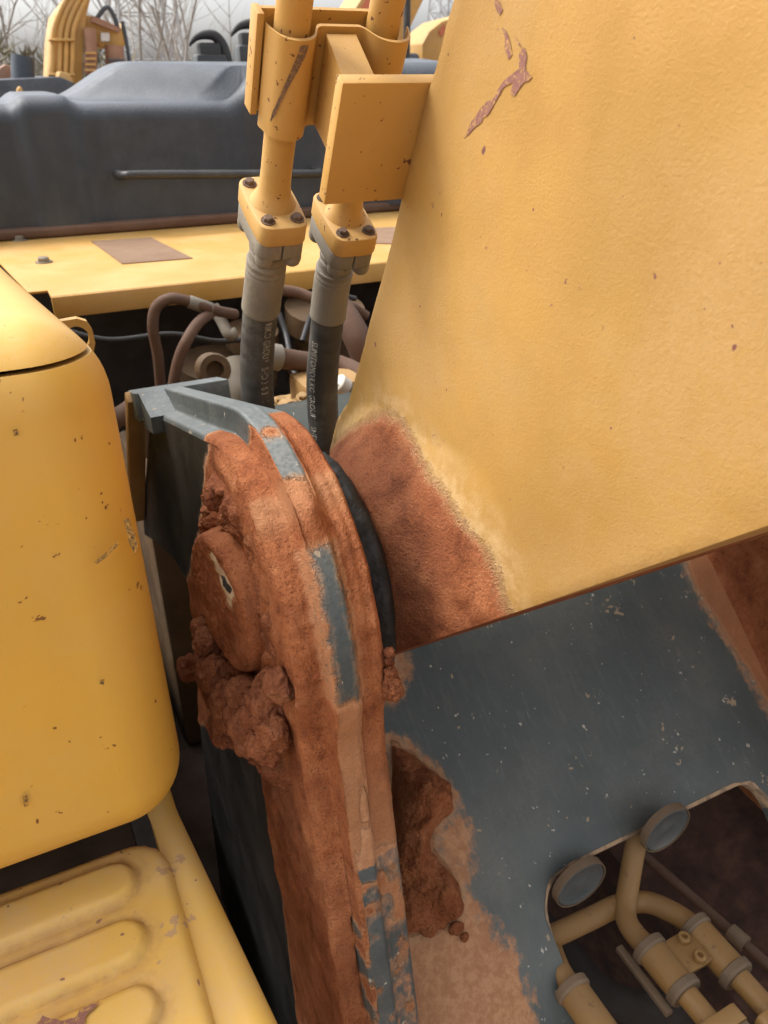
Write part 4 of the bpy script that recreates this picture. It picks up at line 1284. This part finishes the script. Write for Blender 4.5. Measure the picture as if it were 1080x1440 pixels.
bay_hose([(330, 505, 1.40), (334, 530, 1.38), (338, 560, 1.36), (340, 600, 1.36)], .022, 'steel', 'grey hose just left of the left black hose', seg=18)
bay_hose([(474, 538, 1.24), (488, 548, 1.24), (505, 556, 1.24), (530, 565, 1.24)], .0155, 'steel', 'short grey pipe with white end beside the right hose', 'pipe_stub', 'pipe', fit=((0, 1.2, .022, 'white'),))
bay_hose([(440, 640, 1.08), (462, 618, 1.08), (480, 600, 1.08), (500, 600, 1.08)], .016, 'tan', 'tan elbow pipe glimpsed between hose and boom', 'elbow_pipe', 'pipe')
bay_hose([(70, 640, 1.2), (170, 585, 1.2), (186, 575, 1.25), (200, 590, 1.3), (204, 640, 1.3)], .016, 'hosebrown', 'brown pipe left of the bracket lug')
for i, (pts, lab) in enumerate((([(60, 455, 1.6), (150, 478, 1.6), (240, 470, 1.62), (310, 480, 1.62), (380, 470, 1.62)], 'thin black cable sagging across the bay'),
        ([(280, 560, 1.45), (300, 545, 1.45), (330, 550, 1.42), (372, 545, 1.4)], 'black cable low beside the ring port'),
        ([(392, 440, 1.58), (402, 470, 1.55), (408, 500, 1.5), (418, 540, 1.4)], 'black cable dropping between the two hoses'),
        ([(500, 420, 1.62), (470, 415, 1.62), (440, 440, 1.6), (425, 480, 1.55)], 'black cable looping under the deck edge'))):
    bay_hose(pts, .006, 'black', lab, 'cable', 'cable', 10)
# motor housings further back
mh = thing('swing_motor', (.40, 1.70, 1.5), 'dim ochre motor housing deep in the bay', 'motor')
for (x, y, r_, L) in ((300, 525, .075, .16), (350, 470, .055, .14), (450, 470, .085, .2)):
    p = at(x, y, 1, 1.72)
    lathe('motor_housing', [(0, r_), (L * .2, r_ * 1.05), (L * .25, r_ * .85), (L * .7, r_ * .82), (L * .75, r_ * 1.1), (L, r_ * 1.1)], p - np.array((0, 0, .12)), (0, -.2, 1), M['tandark'], mh, 24)
rbox('motor_base', (.18, 1.60, .79), (.85, 1.95, 1.60), M['tandark'], mh, .02)

# ------------------------------------------------------------------ pipes inside the bracket opening
ZP = PZ - .50
def Z3(x, y, z=ZP): return at(x, y, 2, z)
def low_pipe(pts, r_, label):
    root = thing('hydraulic_pipe', tuple(pts[0]), label, 'pipe', 'pipes inside the bracket opening')
    tube('pipe_run', catmull(pts, 10), r_, M['lowpipe'], root, 24)
    return root
def pipe_clamp_on(root, p, d, r_, L):
    a, b, d = frame(d)
    p = np.array(p)
    lathe('clamp_sleeve', [(0, r_ * 1.42), (L, r_ * 1.42)], p, d, M['lowpipe'], root, 28)
    for q in (0, L - .006):
        lathe('clamp_ring', [(-.003, r_ * 1.5), (-.002, r_ * 1.66), (.006, r_ * 1.66), (.009, r_ * 1.5)], p + d * q, d, M['sleeve'], root, 28)
def low_flange(root, p, d, r_):
    a, b, d = frame(d)
    p = np.array(p)
    hw, hl = r_ * 1.7, r_ * 2.3
    poly = round_poly([(-hw, -hl), (hw, -hl), (hw, hl), (-hw, hl)], r_ * .8, 4)
    prism('flange', poly, basis(p, b, a, d), .020, M['lowpipe'], root, .002)
    for s in (-1, 1):
        q = [(s * .0006, -hl * .96), (s * hw * .96, -hl * .94), (s * hw * .96, hl * .94), (s * .0006, hl * .96)]
        if s < 0: q = q[::-1]
        o = prism('split_flange', round_poly(q, [.001, r_ * .7, r_ * .7, .001], 4), basis(p + d * .0205, b, a, d), .016, M['sleeve'], root, .002)
        for sy in (-1, 1):
            lathe('bolt_boss', [(0, .008), (.008, .0078), (.010, .005), (.018, .005)], p + b * s * hw * .55 + a * sy * hl * .66 + d * .036, d, M['sleeve'], o, 14)
    tube('hose_run', catmull([p + d * .03, p + d * .10, p + d * .2 + np.array([0, 0, -.02])], 6), [r_ * 1.25] * 13, M['hosebrown'], root, 20)
rP = .0138
pa = Z3(908, 1328); pb = Z3(962, 1392)
dF = np.array([0.02, -1, .0]); dF /= np.linalg.norm(dF)
pA = low_pipe([at(899, 1140, 1, PY - .10), at(895, 1180, 1, PY - .145), at(886, 1232, 1, PY - .172), at(880, 1275, 1, PY - .196), at(886, 1304, 1, PY - .220), pa + dF * .02, pa + dF * .06, pa + dF * .13], rP, 'ochre pipe bending down from under the slate plate into a clamp')
pipe_clamp_on(pA, pa + dF * .004, dF, rP, .062)
low_flange(pA, pa + dF * .105, dF, rP)
pc2 = Z3(975, 1303)
ZB = ZP - .012
pB = low_pipe([Z3(700, 1345, ZB), Z3(775, 1317, ZB), Z3(830, 1292, ZB), Z3(868, 1274, ZB), Z3(905, 1268, ZB), Z3(940, 1280, ZP - .006), pc2, pc2 + dF * .05, pc2 + dF * .13], rP, 'ochre pipe crossing behind the other and curving into the second clamp')
pipe_clamp_on(pB, pc2 + dF * .0, dF, rP, .070)
low_flange(pB, pc2 + dF * .118, dF, rP)
# plate that ties the two clamps together
tp = thing('clamp_plate', tuple((pa + pc2) / 2), 'ochre tie plate with two bolts between the pipe clamps', 'plate')
m0 = (pa + pc2) / 2 + dF * .03
rbox('tie_plate', (-.032, -.020, -.003), (.032, .024, .004), M['lowpipe'], tp, .002, 2, basis(m0 + (0, 0, .006), (1, 0, 0), (0, 1, 0), (0, 0, 1)))
for k in (-.012, .014):
    lathe('socket_bolt', [(0, .0075), (.008, .0075), (.009, .0065), (.009, .0035), (.004, .003)], m0 + (0.004, k, .010), (0, 0, 1), M['lowpipe'], tp, 18)
rbox('rail_strip', (-.006, -.04, -.02), (.004, .05, -.012), M['sleeve'], tp, .001, 2, basis(pa + dF * .03 + (-.022, 0, -.004), (1, 0, 0), (0, 1, 0), (0, 0, 1)))
# third clamp at the lower left of the opening
pq = Z3(800, 1385)
pC = low_pipe([Z3(774, 1330, ZP - .03), Z3(786, 1362), pq, pq + dF * .05, pq + dF * .14], rP, 'ochre pipe and clamp at the left edge of the opening')
pipe_clamp_on(pC, pq + dF * .004, dF, rP, .075)
# thin line along the clay ledge
tl_ = thing('thin_line', tuple(Z3(990, 1270, ZP - .06)), 'thin brown line with a collar along the clay ledge', 'pipe')
L1 = [Z3(890, 1190, ZP - .06), Z3(960, 1250, ZP - .06), Z3(1030, 1312, ZP - .06), Z3(1110, 1385, ZP - .06)]
tube('line_run', catmull(L1, 6), .0075, M['hosebrown'], tl_, 14)
dd = (L1[2] - L1[1]); dd /= np.linalg.norm(dd)
lathe('line_collar', [(0, .0115), (.024, .0115)], L1[2] - dd * .004, dd, M['sleeve'], tl_, 16)
# dark hoses below
bk = thing('dark_hose', tuple(Z3(800, 1340, ZP - .2)), 'dark hose lying deep inside the opening', 'hose')
tube('hose_run', catmull([Z3(760, 1300, ZP - .2), Z3(800, 1345, ZP - .2), Z3(850, 1400, ZP - .2), Z3(930, 1420, ZP - .2), Z3(1010, 1400, ZP - .25)], 8), .024, M['dark'], bk, 16)
# capped tube ends welded under the plate edge
for (x, y, lab) in ((817, 1244, 'round slate tube end under the plate edge, lower of two'), (938, 1167, 'round slate tube end under the plate edge, upper of two')):
    yy = PY - .178
    p = at(x, y, 1, yy)
    ro = thing('tube_end', tuple(p), lab, 'tube end', 'capped tube ends under the plate edge')
    Rr = .038
    lathe('tube_wall', [(-.009, Rr), (-.001, Rr), (.0015, Rr * .985), (.0015, Rr * .955), (-.003, Rr * .95), (-.003, .001)], p, (0, -1, 0), M['sleeve'], ro, 40)
    lathe('end_disc', [(-.0025, Rr * .93), (.0005, Rr * .91), (.0010, Rr * .86), (-.0006, Rr * .80), (-.0008, Rr * .2), (.0002, Rr * .12), (.0004, .001)], p, (0, -1, 0), M['glass_disc'], ro, 40)
# clay covered ledge on the right of the opening
cl2 = thing('clay_ledge', (PX + .66, PY - .2, PZ - .62), 'dull brown clay covered ledge inside the opening', 'ledge')
V2, F2 = fill2d([(.545, -.60), (.775, -.60), (.775, .30), (.545, .30)], .012)
P3 = np.c_[V2, V2[:, :1] * 0]
z = PZ - .64 + .12 * sstep(.60, .74, V2[:, 0]) * .5 + .010 * fbm(P3, 12, 4, 95) + .003 * fbm(P3, 60, 3, 97)
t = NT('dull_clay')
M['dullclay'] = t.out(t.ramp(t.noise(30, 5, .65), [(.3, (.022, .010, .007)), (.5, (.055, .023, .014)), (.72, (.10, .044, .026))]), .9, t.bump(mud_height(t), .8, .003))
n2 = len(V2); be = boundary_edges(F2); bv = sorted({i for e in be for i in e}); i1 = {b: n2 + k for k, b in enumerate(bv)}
mesh('ledge_top', np.r_[np.c_[V2[:, 0] + PX, V2[:, 1] + PY, z], np.c_[V2[bv, 0] + PX, V2[bv, 1] + PY, np.full(len(bv), .79)]], list(F2) + [(b, a, i1[a], i1[b]) for a, b in be], M['dullclay'], cl2, sharp=50)

# ------------------------------------------------------------------ background: other machines, trees, pylons
M['farsteel'] = mat_paint('far_yellow_paint', (.55, .32, .09), .5, .12, (20, .1), dust=((.45, .30, .16), .5, .1))
M['farbrown'] = mat_paint('far_brown_rod', (.30, .16, .10), .6, .2, (20, .1))
M['fardark'] = mat_paint('far_dark_panel', (.05, .06, .075), .5, .2, (20, .1), dust=((.16, .16, .17), .4, .2))
def FB(x, y, yy): return at(x, y, 1, yy)
YB = 8.5
ex = thing('excavator', tuple(FB(125, 140, YB) * (1, 1, 0)), 'blurred yellow excavator parked far behind the hood', 'excavator')
def far_tube(name, pts, r_, mat, yy=YB, par=ex, seg=10):
    return tube(name, catmull([FB(a, b, yy + dy) for a, b, dy in pts], 5), r_, mat, par, seg)
k_ = YB / 1.09 / FPX
def far_prism(name, pts, depth, mat, yy=YB, par=ex, bev=.01):
    P = [FB(a, b, yy) for a, b in pts]
    return prism(name, [(p[0], p[2]) for p in P][::-1], basis((0, yy, 0), (1, 0, 0), (0, 0, 1), (0, 1, 0)), depth, mat, par, bev)
far_prism('boom_web', [(66, 150), (68, 110), (70, 60), (76, 22), (92, 0), (108, -20), (132, -20), (122, 20), (118, 60), (116, 110), (112, 150)], .5, M['farsteel'], YB + .05)
for i, (xa, xb) in enumerate(((74, 86), (84, 95), (93, 104), (102, 114))):
    far_tube('boom_pipe', [(xa - 2, 135, 0), (xa, 80, 0), (xa + 1, 45, 0), (xb - 2, 18, 0), (xb + 14, -12, 0)], .022, M['farsteel'])
for y in (55, 104):
    far_prism('pipe_strap', [(68, y + 3), (106, y + 3), (106, y - 1), (68, y - 1)], .06, M['farsteel'], YB - .05)
far_prism('arm_bracket', [(118, 20), (142, 26), (168, 42), (176, 30), (178, 60), (172, 70), (140, 66), (120, 40)], .35, M['farsteel'], YB + .1)
far_tube('boom_cylinder', [(126, 40, 0), (128, 70, 0), (127, 105, 0)], .055, M['farbrown'])
far_tube('cylinder_rod', [(127, 104, 0), (126, 150, 0)], .035, M['fardark'])
far_tube('boom_cylinder', [(160, 64, .1), (162, 90, .1), (165, 128, .1)], .085, M['farbrown'])
far_tube('cylinder_cap', [(165, 126, .1), (166, 146, .1)], .055, M['fardark'])
far_tube('black_hose', [(172, 30, .1), (178, 60, .1), (184, 100, .1), (190, 140, .1)], .018, M['fardark'])
far_tube('black_hose', [(136, 26, .1), (150, 10, .1), (160, 22, .1), (166, 40, .1)], .02, M['fardark'])
far_prism('upper_body', [(-60, 200), (-60, 116), (0, 112), (84, 108), (104, 116), (114, 150), (112, 200)], 1.8, M['fardark'], YB - .5)
far_prism('deck', [(60, 200), (60, 143), (180, 146), (180, 200)], 1.0, M['farsteel'], YB - .7)
far_tube('exhaust', [(32, 116, 0), (32, 96, 0), (32, 78, 0)], .10, M['fardark'])
far_prism('counterweight', [(120, 148), (125, 118), (140, 108), (196, 112), (200, 150)], .9, M['farsteel'], YB + .8)
far_prism('air_filter', [(-5, 116), (-4, 98), (8, 90), (20, 96), (22, 116)], .3, M['farbrown'], YB + .3)
M['farwhite'] = mat_paint('far_white_plate', (.7, .7, .68), .5, .05, (20, .1))
far_prism('data_plate', [(142, 46), (154, 46), (154, 58), (142, 58)], .02, M['farwhite'], YB + .07, bev=0)
far_prism('arm_link', [(130, 22), (150, 30), (170, 40), (168, 46), (148, 38), (128, 30)], .06, M['farbrown'], YB + .02, bev=0)
for y in (74, 82, 90, 98):
    far_prism('cylinder_band', [(120, y + 2), (135, y + 2), (135, y - 1), (120, y - 1)], .03, M['farsteel'], YB - .075, bev=0)
for y in (84, 90, 128):
    far_prism('cylinder_band', [(152, y + 2), (175, y + 2), (175, y - 1), (152, y - 1)], .03, M['fardark'], YB - .02, bev=0)
far_prism('beacon_lamp', [(24, 134), (24, 125), (28, 121), (32, 125), (32, 134)], .1, M['farsteel'], YB - .75)
far_prism('tool_locker', [(80, 116), (84, 100), (98, 104), (104, 116)], .3, M['farsteel'], YB - .3)
def lower_body(root, x0, x1, y0, z1):
    rbox('undercarriage', (x0, y0, .0), (x1, y0 + 2.6, z1), M['fardark'], root, .08)
q0, q1 = FB(-60, 200, YB), FB(180, 200, YB)
lower_body(ex, q0[0], q1[0], YB - .3, min(q0[2], q1[2]) + .02)

# two more booms behind the pipes, with sticker
YC = 10.0
def far_boom(pts, label, yy, sticker):
    P = [FB(a, b, yy) for a, b in pts]
    r = thing('parked_boom', (float(P[0][0]), yy, 0), label, 'boom', 'booms of machines parked behind')
    prism('boom_web', [(p[0], p[2]) for p in P][::-1], basis((0, yy, 0), (1, 0, 0), (0, 0, 1), (0, 1, 0)), .55, M['farsteel'], r, .01)
    t = NT('sticker_red'); 
    if 'sticker' not in M:
        M['sticker'] = t.out((.55, .16, .08), .5)
        t2 = NT('sticker_white'); M['stickerw'] = t2.out((.75, .74, .70), .5)
    for nm, q, mt, off in sticker:
        Q = [FB(a, b, yy) for a, b in q]
        prism(nm, [(p[0], p[2]) for p in Q][::-1], basis((0, yy - off, 0), (1, 0, 0), (0, 0, 1), (0, 1, 0)), off - .001, M[mt], r)
    rbox('support', (P[0][0], yy, 0), (P[0][0] + 1.2, yy + .5, float(min(p[2] for p in P)) + .01), M['fardark'], r, .05)
far_boom([(468, 60), (515, -12), (580, -60), (640, -60), (600, -10), (560, 75), (470, 75)], 'far yellow boom with orange and white sticker between the steel pipes', YC,
         [('red_stripe', [(506, 12), (516, -4), (522, 4), (514, 26)], 'sticker', .012), ('white_emblem', [(492, 40), (500, 26), (508, 28), (504, 42)], 'stickerw', .016)])
far_boom([(594, 62), (604, 44), (622, 30), (660, 20), (660, 90), (594, 90)], 'far yellow boom end seen just left of the big boom', YC + .5,
         [('red_stripe', [(616, 44), (624, 34), (627, 42), (620, 52)], 'sticker', .012)])
# black post beyond the hood
bpst = thing('black_post', tuple(FB(572, 80, 5.5) * (1, 1, 0)), 'thin black post rising behind the right steel pipe', 'post')
tube('post_rod', [FB(572, 60, 5.5) * (1, 1, 0), FB(572, 60, 5.5), FB(573, -40, 5.5)], .024, M['black'], bpst, 10)

# bare winter trees: trunk and limbs as one, fine twigs as the crown
t = NT('bare_bark'); M['bark'] = t.out((.30, .27, .24), .95)
t = NT('pale_twig'); M['twig'] = t.out((.34, .31, .275), .95)
def bare_tree(px_x, yy, hgt, label, seed, lean=0.0):
    rd = random.Random(seed)
    base = FB(px_x, 105, yy); base[2] = 0
    root = thing('bare_tree', tuple(base), label, 'tree', 'bare trees behind the yard')
    TV, TF, CV, CF = [], [], [], []
    def add(dst, pts, r0, r1, seg):
        V, F = tube_geo(pts, np.linspace(r0, r1, len(pts)), seg, False)
        n0 = sum(len(v) for v in dst[0]); dst[0].append(V); dst[1].extend([tuple(i + n0 for i in f) for f in F])
    def grow(p, d, L, r, lvl):
        m = 4; pts = [p]; q = np.array(p); dd = np.array(d)
        for k in range(m):
            dd = dd + np.array([rd.uniform(-1, 1), rd.uniform(-1, 1), rd.uniform(-.3, .7)]) * .16; dd /= np.linalg.norm(dd)
            q = q + dd * L / m; pts.append(q)
        add((TV, TF) if lvl < 2 else (CV, CF), pts, r, r * .55, 6 if lvl < 2 else 4 if lvl < 3 else 3)
        if lvl >= 3: return
        nb = (5, 4, 5)[lvl]
        for k in range(nb):
            i = rd.randint(1, m); th = rd.uniform(0, 2 * pi); sp_ = rd.uniform(.45, 1.0)
            a, b, c_ = frame(dd)
            nd = dd + sp_ * (cos(th) * a + sin(th) * b); nd /= np.linalg.norm(nd)
            grow(pts[i], nd, L * rd.uniform(.5, .72), r * .5, lvl + 1)
    grow(base, np.array([lean, 0, 1.0]), hgt * .45, .012 * hgt * .45, 0)
    mesh('trunk', np.vstack(TV), TF, M['bark'], root, sharp=0)
    mesh('crown', np.vstack(CV), CF, M['twig'], root, sharp=0)
for i, (px_x, yy, hgt, lean, lab) in enumerate(((20, 17, 7.5, .05, 'bare tree at the far left edge'), (48, 20, 8, -.1, 'bare tree left of the far excavator boom'), (-30, 18, 8, .1, 'bare tree reaching in from outside the left edge'),
                                                (205, 18, 9, 0, 'bare tree just right of the far excavator'), (236, 21, 9, .08, 'thin bare tree above the hood, middle of three'), (262, 19, 8, -.05, 'bare tree nearest the black hooks'), (120, 23, 10, .05, 'bare tree behind the far excavator boom'))):
    bare_tree(px_x, yy, hgt, lab, 11 + i, lean)
# lattice pylon
def pylon(px_x, yy, hgt, w0, label):
    base = FB(px_x, 110, yy); base[2] = 0
    r = thing('pylon', tuple(base), label, 'pylon', 'lattice pylons on the horizon')
    Vs, Fs = [], []
    def bar(p, q, rr):
        V, F = tube_geo([p, (np.array(p) + q) / 2, q], rr, 4, False)
        n0 = sum(len(v) for v in Vs); Vs.append(V); Fs.extend([tuple(i + n0 for i in f) for f in F])
    def corner(k, z):
        wd = w0 * (1 - .85 * z / hgt); return base + np.array([wd * (1 if k in (1, 2) else -1), wd * (1 if k > 1 else -1), z])
    zs = np.linspace(0, hgt, 13)
    for k in range(4):
        bar(corner(k, 0), corner(k, hgt), .16)
        for a, b in zip(zs[:-1], zs[1:]):
            bar(corner(k, a), corner((k + 1) % 4, b), .06); bar(corner((k + 1) % 4, a), corner(k, b), .06); bar(corner(k, b), corner((k + 1) % 4, b), .06)
    t = NT('hazy_steel')
    if 'pyl' not in M: M['pyl'] = t.out((.36, .37, .38), .6)
    mesh('lattice', np.vstack(Vs), Fs, M['pyl'], r, smooth=False)
    Vs.clear(); Fs.clear()
    for z in (hgt * .62, hgt * .76, hgt * .9):
        bar(base + np.array([-w0 * 2.2, 0, z]), base + np.array([w0 * 2.2, 0, z]), .10)
        bar(base + np.array([-w0 * 2.2, 0, z]), base + np.array([0, 0, z + 1.6]), .07); bar(base + np.array([w0 * 2.2, 0, z]), base + np.array([0, 0, z + 1.6]), .07)
    mesh('cross_arms', np.vstack(Vs), Fs, M['pyl'], r, smooth=False)
pylon(212, 75, 38, 2.6, 'tall pale lattice pylon beyond the bare trees')
pylon(622, 120, 30, 2.4, 'faint lattice pylon in the gap left of the big boom')
# hedge: a tangle of scrub along the yard
t = NT('scrub'); M['scrub'] = t.out(t.mix(t.rng(t.noise(1.5, 3), .35, .65), (.12, .105, .065), (.27, .24, .17)), .95)
rh = np.random.default_rng(5)
Vs, Fs = [], []
N = 30000
cx_ = rh.uniform(-26, 22, N); cy_ = 15.5 + rh.uniform(-1.5, 1.5, N) + .05 * cx_
top_ = 2.55 + .35 * np.sin(cx_ * 1.3) + .25 * np.sin(cx_ * 3.1 + 1) - .35 * (cx_ > 2.6)
cz_ = rh.uniform(0, 1, N) ** .7 * top_
dv = rh.normal(size=(N, 3)); dv[:, 2] = np.abs(dv[:, 2]) + .4; dv /= np.linalg.norm(dv, axis=1)[:, None]
sv = np.cross(dv, rh.normal(size=(N, 3))); sv /= np.linalg.norm(sv, axis=1)[:, None]
Lh = rh.uniform(.12, .42, N)[:, None]; Wh = rh.uniform(.012, .04, N)[:, None]
C0 = np.c_[cx_, cy_, cz_]
Vh = np.stack([C0 - sv * Wh, C0 + sv * Wh, C0 + dv * Lh], 1).reshape(-1, 3)
Fh = [(3 * i, 3 * i + 1, 3 * i + 2) for i in range(N)]
hg = mesh('scrub_hedge', Vh, Fh, M['scrub'], None, smooth=False)
tag(hg, 'dull olive scrub along the edge of the yard', 'scrub', None, 'stuff')
